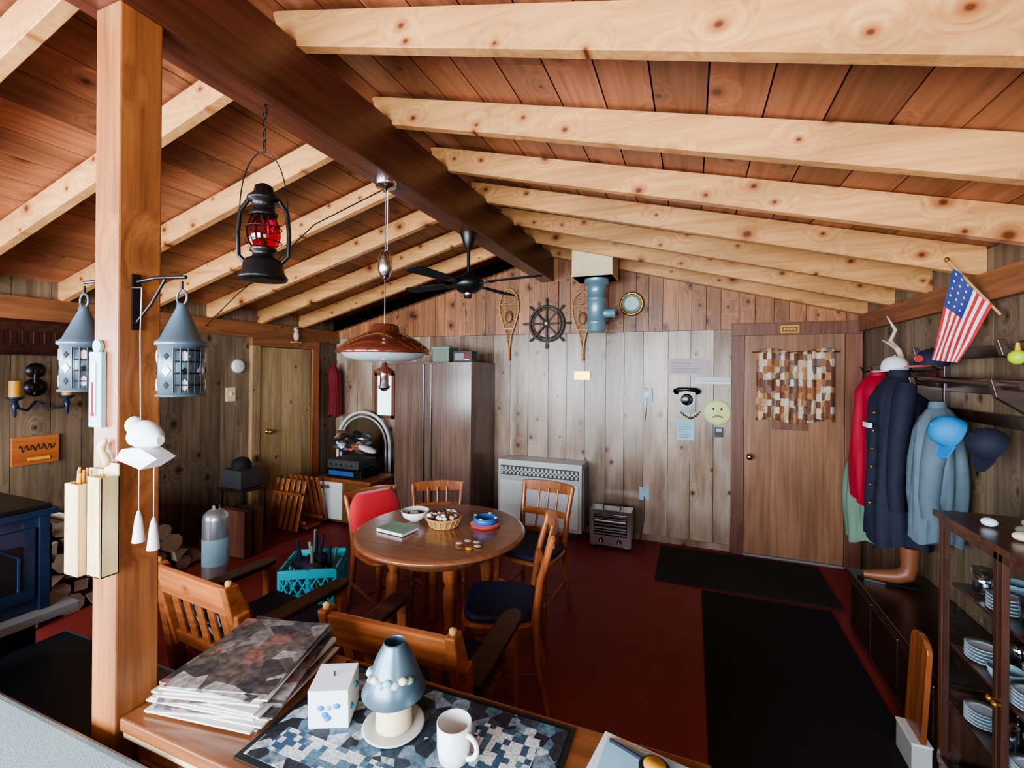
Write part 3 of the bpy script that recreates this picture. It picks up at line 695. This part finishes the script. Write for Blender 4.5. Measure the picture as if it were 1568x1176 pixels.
m=MB('thermostat'); m.bx(-.47,-.37,YW-.03,YW,1.39,1.53,'lblue'); m.bx(-.45,-.39,YW-.034,YW-.03,1.44,1.50,'offw'); m.cyl((-.42,YW-.03,1.415),(-.42,YW-.038,1.415),.012,'grey'); m.tube([(-.42,YW-.005,1.39),(-.43,YW-.006,1.3),(-.44,YW-.006,1.2)],.003,'black'); m.build(bevel=.006)
m=MB('black_control_box'); m.bx(.205,.275,YW-.03,YW,1.08,1.17,'black'); m.bx(.215,.265,YW-.033,YW-.03,1.13,1.16,'lblue'); m.build(bevel=.004)
m=MB('wall_outlet'); m.bx(-.49,-.39,YW-.012,YW,.40,.53,'lblue')
for z in(.435,.495): m.cyl((-.44,YW-.012,z),(-.44,YW-.017,z),.02,'offw'); m.bx(-.448,-.444,YW-.018,YW-.016,z-.007,z+.007,'black'); m.bx(-.436,-.432,YW-.018,YW-.016,z-.007,z+.007,'black')
m.build()

# ---------------------------------------------------------------- left wall items
m=MB('maroon_sign_board'); m.bx(XL,XL+.025,1.35,2.04,1.78,2.03,'marn'); m.bx(XL+.025,XL+.03,1.38,2.01,1.80,2.01,'darkw')
for i in range(9): m.bx(XL+.03,XL+.034,1.42+i*.06,1.45+i*.06,1.86,1.95,'marn')
m.build(bevel=.004)
m=MB('candle_sconce'); c=Vector((XL,1.8,1.55))
m.lathe(c,[(.06,0),(.065,.01),(.03,.02),(.02,.03)],'black',20,d=(1,0,0)); m.lathe((XL,1.8,1.67),[(.05,0),(.055,.012),(.02,.02)],'black',20,d=(1,0,0)); m.cyl((XL+.012,1.8,1.5),(XL+.012,1.8,1.68),.01,'black')
for s in(-1,1):
    m.tube([c+Vector((.02,0,-.1)),c+Vector((.06,s*.06,-.16)),c+Vector((.1,s*.12,-.14)),c+Vector((.1,s*.14,-.08))],.009,'stove')
    m.lathe(c+Vector((.1,s*.14,-.2)),[(.002,0),(.012,.02),(.008,.05),(.02,.08),(.012,.11),(.045,.13),(.045,.14),(.03,.14)],'stove',16)
    m.cyl(c+Vector((.1,s*.14,-.06)),c+Vector((.1,s*.14,.05)),.03,'ylw')
    m.cyl(c+Vector((.1,s*.14,.05)),c+Vector((.1,s*.14,.062)),.002,'black',seg=6)
m.build()
m=MB('wooden_name_sign'); m.bx(XL,XL+.02,1.68,1.93,1.0,1.20,'orange')
m.tube([(XL+.022,1.71+.0055*i,1.12+.02*math.sin(i*1.1)+.008*math.sin(i*2.7)) for i in range(36)],.003,'marn',6); m.bx(XL+.02,XL+.026,1.76,1.88,1.03,1.05,'ylw'); m.build(bevel=.004)
m=MB('light_switch'); m.bx(XL,XL+.01,3.25,3.35,1.36,1.50,'cream'); m.bx(XL+.01,XL+.02,3.29,3.31,1.42,1.45,'white'); m.build()
m=MB('smoke_alarm'); m.lathe((XL,3.38,1.72),[(.07,0),(.07,.02),(.05,.035),(.02,.035),(.001,.04)],'white',28,d=(1,0,0)); m.build()
m=MB('owl_ornament'); m.ball((XL+.09,4.05,2.02+.06),(.03,.035,.06),'shell',12,8); m.ball((XL+.09,4.05,2.155),.03,'shell',12,8); m.bx(XL+.05,XL+.12,4.0,4.1,2.0,2.015,'wick')
for s in(-1,1): m.ball((XL+.117,4.05+s*.012,2.16),.008,'black',8,6)
m.build()
m=MB('fire_extinguisher')
m.lathe((0,0,0),[(.075,0),(.085,.01),(.09,.02),(.09,.54),(.082,.58),(.05,.61),(.025,.62),(.025,.645),(.015,.65)],'alu',32)
m.lathe((0,0,.20),[(.0905,0),(.091,.001),(.091,.20),(.0905,.201)],'lblue',32,caps=False)
m.box((0,0,.665),(.03,.05,.03),'black'); m.box((.05,0,.68),(.11,.022,.01),'black',(0,R(-12),0)); m.box((.05,0,.655),(.1,.022,.01),'black',(0,R(12),0))
m.tube([(-.01,0,.66),(-.07,0,.665),(-.108,0,.58),(-.106,0,.3),(-.105,0,.2)],.011,'black'); m.build((-3.40,2.44,0),R(-30))
m=MB('slatted_magazine_rack')
for k,y in enumerate((3.6,3.78,)):
    for i in range(6): m.box((-4.08+i*.075,y+(-.05 if k==0 else .05),.3),(.045,.014,.5),'chair',(R(14 if k==0 else -14)*-1,0,0))
    for z in(.12,.42): m.box((-3.89,y+(-.06 if k==0 else .06)*(z/.3),z),(.46,.014,.03),'chair')
m.bx(-4.12,-3.66,3.6,3.78,.05,.07,'chair'); m.build(bevel=.003)
m=MB('side_stand'); 
for x,y in((-4.3,3.15),(-4.3,3.4),(-4.02,3.15),(-4.02,3.4)): m.cyl((x,y,0),(x,y,.5),.01,'black')
m.bx(-4.33,-3.99,3.12,3.43,.5,.52,'darkw'); m.bx(-4.31,-4.05,3.15,3.37,.521,.70,'dgrey'); m.lathe((-4.18,3.26,.70),[(.09,0),(.09,.05),(.07,.09),(.03,.11)],'blackm',16); m.build(bevel=.005)
m=MB('suitcase'); m.bx(-4.0,-3.68,2.90,3.09,0.01,.42,'trim'); m.bx(-4.005,-3.675,2.97,3.0,0,.425,'darkw'); m.tube([(-3.9,2.99,.42),(-3.89,2.99,.45),(-3.79,2.99,.45),(-3.78,2.99,.42)],.008,'black'); m.build(bevel=.01)
# split firewood stacked against the left wall, ends facing the room
m=MB('firewood_pile'); rf=random.Random(9)
z=.06; row=0
while z<.66:
    y=1.45+(row%2)*.06
    lim=2.72-.10*row
    while y<lim:
        r=rf.uniform(.05,.075); n=rf.choice([3,4,5,9]); a0=rf.uniform(0,6); dx=rf.uniform(-.04,.04)
        ring=lambda x:[(x,y+r*1.05*math.cos(a0+2*math.pi*i/n),z+r*math.sin(a0+2*math.pi*i/n)) for i in range(n)]
        m.loft([ring(-4.36),ring(-3.95+dx)],'bark' if n>4 else 'logend',False,True,False,'logend')
        y+=.125
    z+=.108; row+=1
m.build(bevel=.004,seg=1)
m=MB('milk_crate'); W_,H_=.38,.33
for s in(-1,1):
    for ax in(0,1):
        def P(a,z,dpt=0): return (a,s*(W_/2-dpt),z) if ax==0 else (s*(W_/2-dpt),a,z)
        def bar(a0,z0,a1,z1,r=.007): m.cyl(P(a0,z0,.006),P(a1,z1,.006),r,'teal',seg=6)
        for z0,z1 in((0,.07),(.14,.16),(.27,.33)):
            sz=(W_,.012,z1-z0) if ax==0 else (.012,W_,z1-z0); m.box(P(0,(z0+z1)/2,.006),sz,'teal')
        for a in(-W_/2+.01,W_/2-.01,0): 
            sz=(.022,.013,H_) if ax==0 else (.013,.022,H_); m.box(P(a,H_/2,.006),sz,'teal')
        for i in range(6):
            a=-.18+i*.06; bar(a,.16,a+.06,.27); bar(a+.06,.16,a,.27); bar(a,.07,a+.06,.14); bar(a+.06,.07,a,.14)
m.box((0,0,.006),(W_,W_,.012),'teal')
crate=m.build((-2.52,2.55,0),R(30))
m=MB('umbrellas')
for i in range(8):
    x=-2.52+random.uniform(-.1,.1);y=2.55+random.uniform(-.1,.1)
    m.cyl((x,y,.02),(x+random.uniform(-.12,.12),y+random.uniform(-.05,.05),.40+random.random()*.12),.02,random.choice(['blackm','navy','green','black','stove','sage']),.01)
for i in range(6): m.ball((-2.52+random.uniform(-.1,.1),2.55+random.uniform(-.1,.1),.30),(.07,.06,.05),random.choice(['blackm','navy','dgrey']),10,7)
parent(m.build(),crate)
m=MB('wood_stove')
x0,x1,y0,y1=-3.45,-2.85,.5,1.22
m.bx(x0,x1,y0,y1,.56,1.0,'stove'); m.bx(x0-.03,x1+.03,y0-.03,y1+.03,1.0,1.03,'stove'); m.bx(x0-.01,x1+.01,y0-.01,y1+.01,1.03,1.05,'black'); m.bx(x0-.05,x1+.07,y0-.05,y1+.09,.52,.56,'grey')
for yy in(.56,.90): 
    m.bx(x1,x1+.015,yy,yy+.27,.62,.95,'stove'); m.bx(x1+.015,x1+.022,yy+.05,yy+.22,.68,.88,'black')
    m.tube([(x1+.02,yy+.06,.68),(x1+.02,yy+.06,.83),(x1+.02,yy+.135,.89),(x1+.02,yy+.21,.83),(x1+.02,yy+.21,.68)],.008,'stove',6)
m.bx(x1,x1+.02,1.18,1.22,.56,1.0,'stove')
m.bx(x0,x1,1.22,1.235,.62,.95,'stove')
m.bx(x0+.05,x1-.05,y0+.05,y1-.02,.12,.52,'blackm'); m.bx(x0-.05,x1+.05,y0-.05,y1+.05,0,.12,'black')
m.cyl((-3.2,.8,1.05),(-3.2,.8,1.62),.075,'black',seg=24); m.cyl((-3.2,.8,1.6),(-4.39,.8,1.62),.075,'black',seg=24)
m.build(bevel=.008)
m=MB('ottoman'); m.bx(-2.70,-1.62,.76,1.22,.10,.475,'otto'); m.tube([(-2.70,.76,.46),(-1.62,.76,.46),(-1.62,1.22,.46),(-2.70,1.22,.46)],.016,'pipi',8,True)
for x in(-2.62,-1.7):
    for y in(.83,1.15): m.cyl((x,y,0),(x,y,.11),.03,'black')
m.build(bevel=.02,seg=3)
m=MB('sofa'); m.bx(-2.70,-1.16,-.2,.66,.06,.40,'sofa'); m.bx(-2.70,-1.16,.46,.70,.38,.765,'sofa')
for x in(-2.70,-1.34): m.bx(x,x+.18,-.2,.55,.40,.60,'sofa')
for i in range(3): m.bx(-2.51+i*.39,-2.13+i*.39,-.18,.45,.40,.52,'sofa')
for x in(-2.6,-1.24):
    for y in(-.12,.58): m.bx(x-.03,x+.03,y-.03,y+.03,0,.06,'black')
m.build(bevel=.035,seg=4)

# ---------------------------------------------------------------- sideboard items
zt=.781
m=MB('newspaper_stack')
for i in range(13):
    z=zt+i*.0062; k=.0055
    m.box((-1.20+random.uniform(-.015,.015),.975+random.uniform(-.012,.012),z+k/2),(.33-(.0 if i<9 else .04),.34,k),'paper' if i%4 else 'papere',(0,0,R(14)+random.uniform(-.12,.12)))
m.box((-1.19,.98,zt+13*.0062+.002),(.29,.33,.004),'papere',(0,0,R(16)))
m.build()
m=MB('table_runner'); m.bx(-1.0,-.27,.765,1.15,zt,zt+.003,'blackm'); m.bx(-.985,-.285,.78,1.135,zt+.003,zt+.005,'runner'); m.bx(-.95,-.60,.81,.88,zt+.005,zt+.0055,'check'); m.bx(-.50,-.34,.82,1.08,zt+.005,zt+.0055,'check'); m.build()
m=MB('patterned_candle'); m.box((-.873,.955,zt+.058),(.10,.10,.10),'wpaper',(R(4),0,R(25)))
for i in range(8):
    a=R(25)+random.choice([-math.pi/2,0]); u=random.uniform(-.03,.03); n=Vector((math.cos(a),math.sin(a),0)); t=Vector((-n.y,n.x,0))
    p=Vector((-.873,.955,zt+.058+random.uniform(-.03,.03)))+n*.047+t*u; m.ball(p,(.010,.010,.008),random.choice(['skyb','lblue']),8,6)
m.cyl((-.873,.955,zt+.108),(-.873,.955,zt+.12),.002,'black',seg=6); m.build(bevel=.012,seg=3)
m=MB('candle_lamp'); c=(-.70,.976,zt+.006)
m.lathe(c,[(.05,0),(.07,.004),(.078,.012),(.074,.014),(.05,.008)],'offw',36); m.lathe(c,[(.042,.009),(.045,.012),(.043,.09),(.04,.095),(.01,.088)],'wax',32)
for i in range(3):
    a=R(120*i+20); m.cyl((c[0]+.04*math.cos(a),c[1]+.04*math.sin(a),c[2]+.085),(c[0]+.055*math.cos(a),c[1]+.055*math.sin(a),c[2]+.15),.002,'chrome',seg=6)
m.lathe(c,[(.078,.095),(.08,.1),(.066,.13),(.045,.185),(.028,.215),(.027,.222),(.0255,.222),(.0265,.215),(.043,.184),(.064,.129),(.078,.097)],'tin',40,caps=False)
for i in range(9):
    a=R(200+i*18); r1=.058; m.ball((c[0]+r1*math.cos(a),c[1]+r1*math.sin(a),c[2]+.145+.006*(i%2)),(.012,.012,.009),random.choice(['lblue','wax','sage']),8,6)
m.build()
m=MB('coffee_mug'); c=(-.515,.955,zt+.006); m.lathe(c,[(.03,0),(.036,.003),(.04,.03),(.041,.085),(.038,.086),(.036,.03),(.03,.008),(.001,.007)],'white',32)
m.tube([(c[0]+.038+.026*math.sin(t),c[1]-.01,c[2]+.044+.027*math.cos(t)) for t in [math.pi*i/10 for i in range(11)]],.006,'white',8); m.build()
m=MB('notebook'); m.box((-.09,1.055,zt+.004),(.25,.18,.008),'wpaper',(0,0,R(-10))); m.box((-.09,1.055,zt+.011),(.21,.15,.005),'bpaper',(0,0,R(-5))); m.build()
m=MB('pen'); m.cyl((-.18,1.13,zt+.018),(-.04,1.08,zt+.018),.004,'navy'); m.cyl((-.04,1.08,zt+.018),(-.03,1.076,zt+.018),.004,'chrome',.001); m.build()
m=MB('tape_measure'); m.lathe((-.07,1.05,zt+.024),[(.03,0),(.034,.004),(.034,.026),(.03,.03),(.001,.03)],'black',24); m.lathe((-.07,1.05,zt+.054),[(.024,0),(.024,.002),(.001,.002)],'ylw',24); m.box((-.03,1.035,zt+.03),(.03,.018,.004),'ylw'); m.build()

zt=.742
m=MB('white_bowl'); m.lathe((-1.63,2.48,zt),[(.035,0),(.04,.006),(.075,.03),(.088,.065),(.085,.066),(.07,.03),(.03,.01),(.001,.01)],'white',36); m.ball((-1.63,2.48,zt+.035),(.06,.06,.025),'patt',14,8); m.build()
m=MB('shell_basket'); m.lathe((-1.41,2.46,zt),[(.08,0),(.085,.005),(.10,.05),(.115,.055),(.115,.062),(.1,.062),(.09,.03),(.001,.02)],'wick',36)
for i in range(34):
    a=i*2.4;r=.09*math.sqrt(i/34); m.ball((-1.41+r*math.cos(a),2.46+r*math.sin(a),zt+.065+.012*random.random()),(.018,.014,.012),random.choice(['shell','darkw','wpaper','brown','shell']),8,6)
for i in range(18):
    a=i*math.pi/9; m.tube([(-1.41+.084*math.cos(a),2.46+.084*math.sin(a),zt+.003),(-1.41+.104*math.cos(a+.12),2.46+.104*math.sin(a+.12),zt+.05)],.004,'rope',5)
m.build()
m=MB('blue_ashtray'); m.lathe((-1.18,2.57,zt),[(.075,0),(.09,.004),(.092,.012),(.08,.014)],'red',32); m.lathe((-1.18,2.57,zt+.014),[(.065,0),(.075,.01),(.075,.04),(.06,.04),(.055,.015),(.001,.012)],'blue',32)
for i in range(4): m.ball((-1.18+.068*math.cos(i*1.57),2.57+.068*math.sin(i*1.57),zt+.055),(.012,.012,.006),'lblue',8,6)
m.build()
m=MB('star_trivet')
m.M=Matrix.Translation((-1.13,2.24,zt))
for k in range(6):
    a=R(60*k); m.ball((.055*math.cos(a),.055*math.sin(a),.004),(.022,.022,.004),random.choice(['brown','shell','ylw']),8,6)
m.ext([((.075 if i%2 else .045)*math.cos(R(i*30)),(.075 if i%2 else .045)*math.sin(R(i*30)),0) for i in range(12)],(0,0,.005),'brown'); m.M=Matrix(); m.build()
m=MB('paperback_book'); m.box((-1.62,2.28,zt+.010),(.2,.14,.016),'wpaper',(0,0,R(-8))); m.box((-1.62,2.28,zt+.020),(.204,.145,.003),'sage',(0,0,R(-8))); m.build()

# ---------------------------------------------------------------- hanging things
m=MB('kerosene_lantern'); x,y=-1.46,1.22; zb0=2.02
m.lathe((x,y,zb0),[(.05,0),(.080,.002),(.082,.012),(.07,.03),(.066,.06),(.058,.075),(.038,.085),(.034,.1),(.045,.105),(.045,.115)],'black',32)
m.lathe((x,y,zb0+.115),[(.036,0),(.05,.02),(.057,.05),(.053,.085),(.04,.12)],'redg',32,caps=False)
m.lathe((x,y,zb0+.118),[(.012,0),(.014,.03),(.004,.05)],'brass',12)
m.lathe((x,y,zb0+.235),[(.045,0),(.048,.01),(.038,.015),(.038,.05),(.055,.055),(.055,.065),(.034,.085),(.03,.108),(.012,.118)],'black',28)
for s in(-1,1):
    m.tube([(x+s*.05*.9,y+s*.03,zb0+.06),(x+s*.074,y+s*.042,zb0+.09),(x+s*.076,y+s*.044,zb0+.17),(x+s*.070,y+s*.04,zb0+.25),(x+s*.045,y+s*.026,zb0+.295),(x+s*.02,y+s*.01,zb0+.30)],.008,'black',8)
m.tube([(x+.082*math.cos(t)*.87,y+.082*math.cos(t)*.5,zb0+.25+.22*math.sin(t)) for t in [math.pi*i/20 for i in range(21)]],.0022,'black',6)
for z in(.14,.19): m.tube([(x+.06*math.cos(t),y+.06*math.sin(t),zb0+z) for t in [2*math.pi*i/24 for i in range(24)]],.0018,'black',5,True)
z=zb0+.47
k=0
while z<2.63:
    ax=Vector((1,0,0)) if k%2 else Vector((0,1,0))
    m.tube([Vector((x,y,z+.011))+ax*.006*math.cos(t)+Vector((0,0,.013*math.sin(t))) for t in [2*math.pi*i/10 for i in range(10)]],.0018,'black',5,True); z+=.02;k+=1
m.tube([(x,y,z-.01),(x+.012,y,z+.005),(x,y,2.665)],.004,'black',6)
m.build()
m=MB('pendant_lamp'); x,y=-1.475,1.95
m.lathe((x,y,2.665),[(.001,-.055),(.012,-.052),(.014,-.035),(.05,-.028),(.058,-.012),(.058,0)],'chrome',32)
m.cyl((x,y,1.92),(x,y,2.62),.003,'chrome',seg=8); m.cyl((x+.012,y,2.3),(x+.012,y,2.62),.0025,'wpaper',seg=6)
m.lathe((x,y,2.16),[(.004,0),(.02,.01),(.036,.05),(.038,.09),(.03,.13),(.012,.155),(.004,.16)],'chrome',28)
m.lathe((x,y,1.78),[(.235,0),(.24,.006),(.225,.028),(.17,.07),(.10,.105),(.075,.115),(.072,.14),(.06,.15),(.02,.155)],'copper',48,caps=False)
m.lathe((x,y,1.78),[(.234,0),(.222,.024),(.165,.066),(.09,.1)],'offw',48,caps=False)
m.lathe((x,y,1.78),[(.215,.006),(.19,-.02),(.13,-.038),(.06,-.045),(.001,-.046)],'milk',48)
m.lathe((x,y,1.735),[(.012,0),(.014,-.02),(.055,-.045),(.055,-.055),(.02,-.05)],'copper',32)
m.lathe((x,y,1.68),[(.022,0),(.022,-.06),(.03,-.065),(.03,-.075),(.012,-.09),(.001,-.095)],'chrome',24)
m.build()
m=MB('ceiling_fan'); x,y=-1.475,2.89
m.lathe((x,y,2.665),[(.015,-.12),(.03,-.1),(.06,-.01),(.06,0)],'black',28); m.cyl((x,y,2.38),(x,y,2.6),.012,'black')
m.lathe((x,y,2.24),[(.02,0),(.06,.006),(.1,.035),(.11,.06),(.11,.085),(.08,.115),(.04,.13),(.02,.15)],'black',36); m.lathe((x,y,2.2),[(.001,0),(.03,.005),(.035,.04)],'chrome',24)
for k in range(4):
    a=R(-10+90*k); m.M=Matrix.Translation((x,y,2.30))@Matrix.Rotation(a,4,'Z')@Matrix.Rotation(R(8),4,'X')
    m.ext([(.1,-.02,0),(.2,-.035,0),(.2,.035,0),(.1,.02,0)],(0,0,.006),'black')
    m.ext([(.18,-.045,.006),(.54,-.06,.006),(.57,-.045,.006),(.58,0,.006),(.57,.045,.006),(.54,.06,.006),(.18,.045,.006)],(0,0,.007),'blackm')
m.M=Matrix(); m.build()
m=MB('swag_cord'); m.tube([(-1.56,2.05,2.70),(-1.6,2.1,2.70),(-2.2,2.2,2.60),(-2.9,2.5,2.47),(-3.6,2.75,2.32),(-4.34,3.0,2.1)],.004,'black',6); m.build()
def tin_lantern(x,y,z,name='tin_lantern'):
    m=MB(name)
    m.lathe((x,y,z),[(.05,0),(.057,.0),(.057,.004),(.052,.006),(.052,.13),(.059,.134),(.059,.142),(.048,.15),(.012,.235),(.012,.245),(.001,.247)],'tin',28)
    for r_ in range(3):
        for k in range(8):
            a=k*math.pi/4+R(20); zz=z+.03+.037*r_; n=Vector((math.cos(a),math.sin(a),0)); t=Vector((-n.y,n.x,0)); c=Vector((x,y,zz))+n*.0515; h=.012 if (k+r_)%2 else .007
            m.ext([c-t*h,c+Vector((0,0,-h*1.3)),c+t*h,c+Vector((0,0,h*1.3))],n*.002,'wpaper' if (k+r_)%2 else 'blackm')
    for i in range(5): a=R(-50+i*16); m.cyl((x+.057*math.cos(a),y+.057*math.sin(a),z+.01),(x+.057*math.cos(a),y+.057*math.sin(a),z+.125),.002,'black',seg=6)
    for zz in(.03,.06,.09,.12): m.tube([(x+.057*math.cos(R(-52+i*8)),y+.057*math.sin(R(-52+i*8)),z+zz) for i in range(9)],.002,'black',5)
    m.tube([(x+.02*math.cos(t),y,z+.262+.02*math.sin(t)) for t in [2*math.pi*i/20 for i in range(20)]],.003,'tin',6,True)
    m.cyl((x,y,z+.28),(x,y,z+.305),.003,'black',seg=6)
    m.build()
tin_lantern(-1.265,.81,1.625); tin_lantern(-1.645,.78,1.63)
m=MB('lantern_bracket')
m.bx(-1.399,-1.392,.765,.785,1.80,1.95,'black'); m.tube([(-1.395,.775,1.93),(-1.34,.79,1.94),(-1.25,.81,1.94)],.005,'black'); m.tube([(-1.395,.775,1.82),(-1.35,.785,1.87),(-1.31,.795,1.935)],.004,'black')
m.build()
m=MB('lantern_hook'); m.tube([(-1.506,.775,1.93),(-1.58,.78,1.945),(-1.645,.78,1.945)],.005,'black'); m.bx(-1.512,-1.506,.765,.785,1.88,1.95,'black'); m.build()
m=MB('thermometer'); m.bx(-1.50,-1.445,.722,.734,1.54,1.74,'lblue'); m.bx(-1.48,-1.465,.718,.722,1.57,1.71,'wpaper'); m.cyl((-1.4725,.716,1.58),(-1.4725,.716,1.66),.002,'red',seg=6); m.ball((-1.4725,.718,1.575),.006,'red',8,6); m.lathe((-1.4725,.73,1.755),[(.018,-.003),(.018,.005)],'lblue',16,d=(0,-1,0)); m.build(bevel=.003)
m=MB('pencil_box')
for (a,b,c_,d_) in((-1.505,-1.445,.675,.733),(-1.44,-1.38,.69,.733)):
    z0=1.165;z1=1.40 if a<-1.45 else 1.42
    m.bx(a,b,c_,c_+.006,z0,z1,'pinebox');m.bx(a,b,d_-.006,d_,z0,z1+.03,'pinebox');m.bx(a,a+.006,c_,d_,z0,z1,'pinebox');m.bx(b-.006,b,c_,d_,z0,z1,'pinebox');m.bx(a,b,c_,d_,z0,z0+.006,'pinebox')
for i in range(8): 
    px=-1.495+random.random()*.035;py=.685+random.random()*.025; m.cyl((px,py,1.2),(px+.005,py+.006,1.425+random.random()*.015),.0035,random.choice(['ylw','brown','red','wick']),seg=6)
m.tube([(-1.43+.012*math.sin(i*.9),.722,1.44+i*.009) for i in range(9)],[.004,.008,.010,.010,.007,.010,.010,.008,.003],'pinebox',8)
m.build(bevel=.002,seg=1)
m=MB('seagull_wind_chime'); x,y=-1.30,.745
m.tube([(x-.02,y,1.905),(x-.025,y,1.78),(x-.02,y,1.56)],.0012,'wpaper',5)
rings=[]
for i in range(11):
    t=i/10; xx=-.06+.12*t; r=.012+.024*math.sin(math.pi*t)**.7
    rings.append([(x+xx,y+r*.8*math.cos(a),1.515+.015*math.sin(t*3)+r*math.sin(a)) for a in [2*math.pi*j/14 for j in range(14)]])
m.loft(rings,'wpaper'); m.ball((x-.035,y-.005,1.55),(.022,.02,.024),'wpaper',12,8); m.ext([(x-.06,y-.02,1.49),(x+.03,y-.03,1.50),(x+.08,y-.02,1.475),(x+.05,y-.04,1.45),(x-.07,y-.03,1.465)],(0,.045,0),'wpaper')
for dx,zl in((-.025,1.30),(.035,1.29)):
    m.cyl((x+dx,y,zl),(x+dx,y,1.48),.0012,'wpaper',seg=5); m.lathe((x+dx,y,zl-.03),[(.014,-.02),(.012,0),(.008,.04),(.003,.06)],'wpaper',12)
m.cyl((x-.02,y,1.905),(-1.393,.752,1.91),.0015,'black',seg=5)
m.build()

# ---------------------------------------------------------------- lights, world, camera
def area(name,loc,rot,sx,sy,e,col):
    l=bpy.data.lights.new(name,'AREA'); l.shape='RECTANGLE'; l.size=sx;l.size_y=sy;l.energy=e;l.color=col
    o=bpy.data.objects.new(name,l);o.location=loc;o.rotation_euler=rot;bpy.context.scene.collection.objects.link(o);return o
area('window_daylight',(-1.9,YF-.15,1.5),(R(90),0,0),4.1,1.45,640,(.82,.91,1))
area('window_daylight_left',(XL-.2,-.75,1.4),(R(90),0,R(-90)),1.7,1.1,140,(.84,.92,1))
area('added_fill_right',(XR+.2,-.9,1.4),(R(90),0,R(90)),1.4,1.1,35,(.84,.92,1))  # added fill lamp, no known window on this side
w=bpy.data.worlds.new('World');bpy.context.scene.world=w;w.use_nodes=True
w.node_tree.nodes['Background'].inputs[0].default_value=(.6,.75,1,1);w.node_tree.nodes['Background'].inputs[1].default_value=1.0
cam=bpy.data.cameras.new('Camera');co=bpy.data.objects.new('Camera',cam);bpy.context.scene.collection.objects.link(co)
cam.lens=36*700/1568;cam.sensor_width=36;cam.shift_y=-.0134;cam.clip_start=.02
co.matrix_world=Matrix.Translation((0,0,1.70))@Matrix.Rotation(R(21.5),4,'Z')@Matrix.Rotation(R(90),4,'X')@Matrix.Rotation(.008,4,'Z')
bpy.context.scene.camera=co
try: bpy.context.scene.view_settings.look='AgX - Medium High Contrast'
except Exception: pass
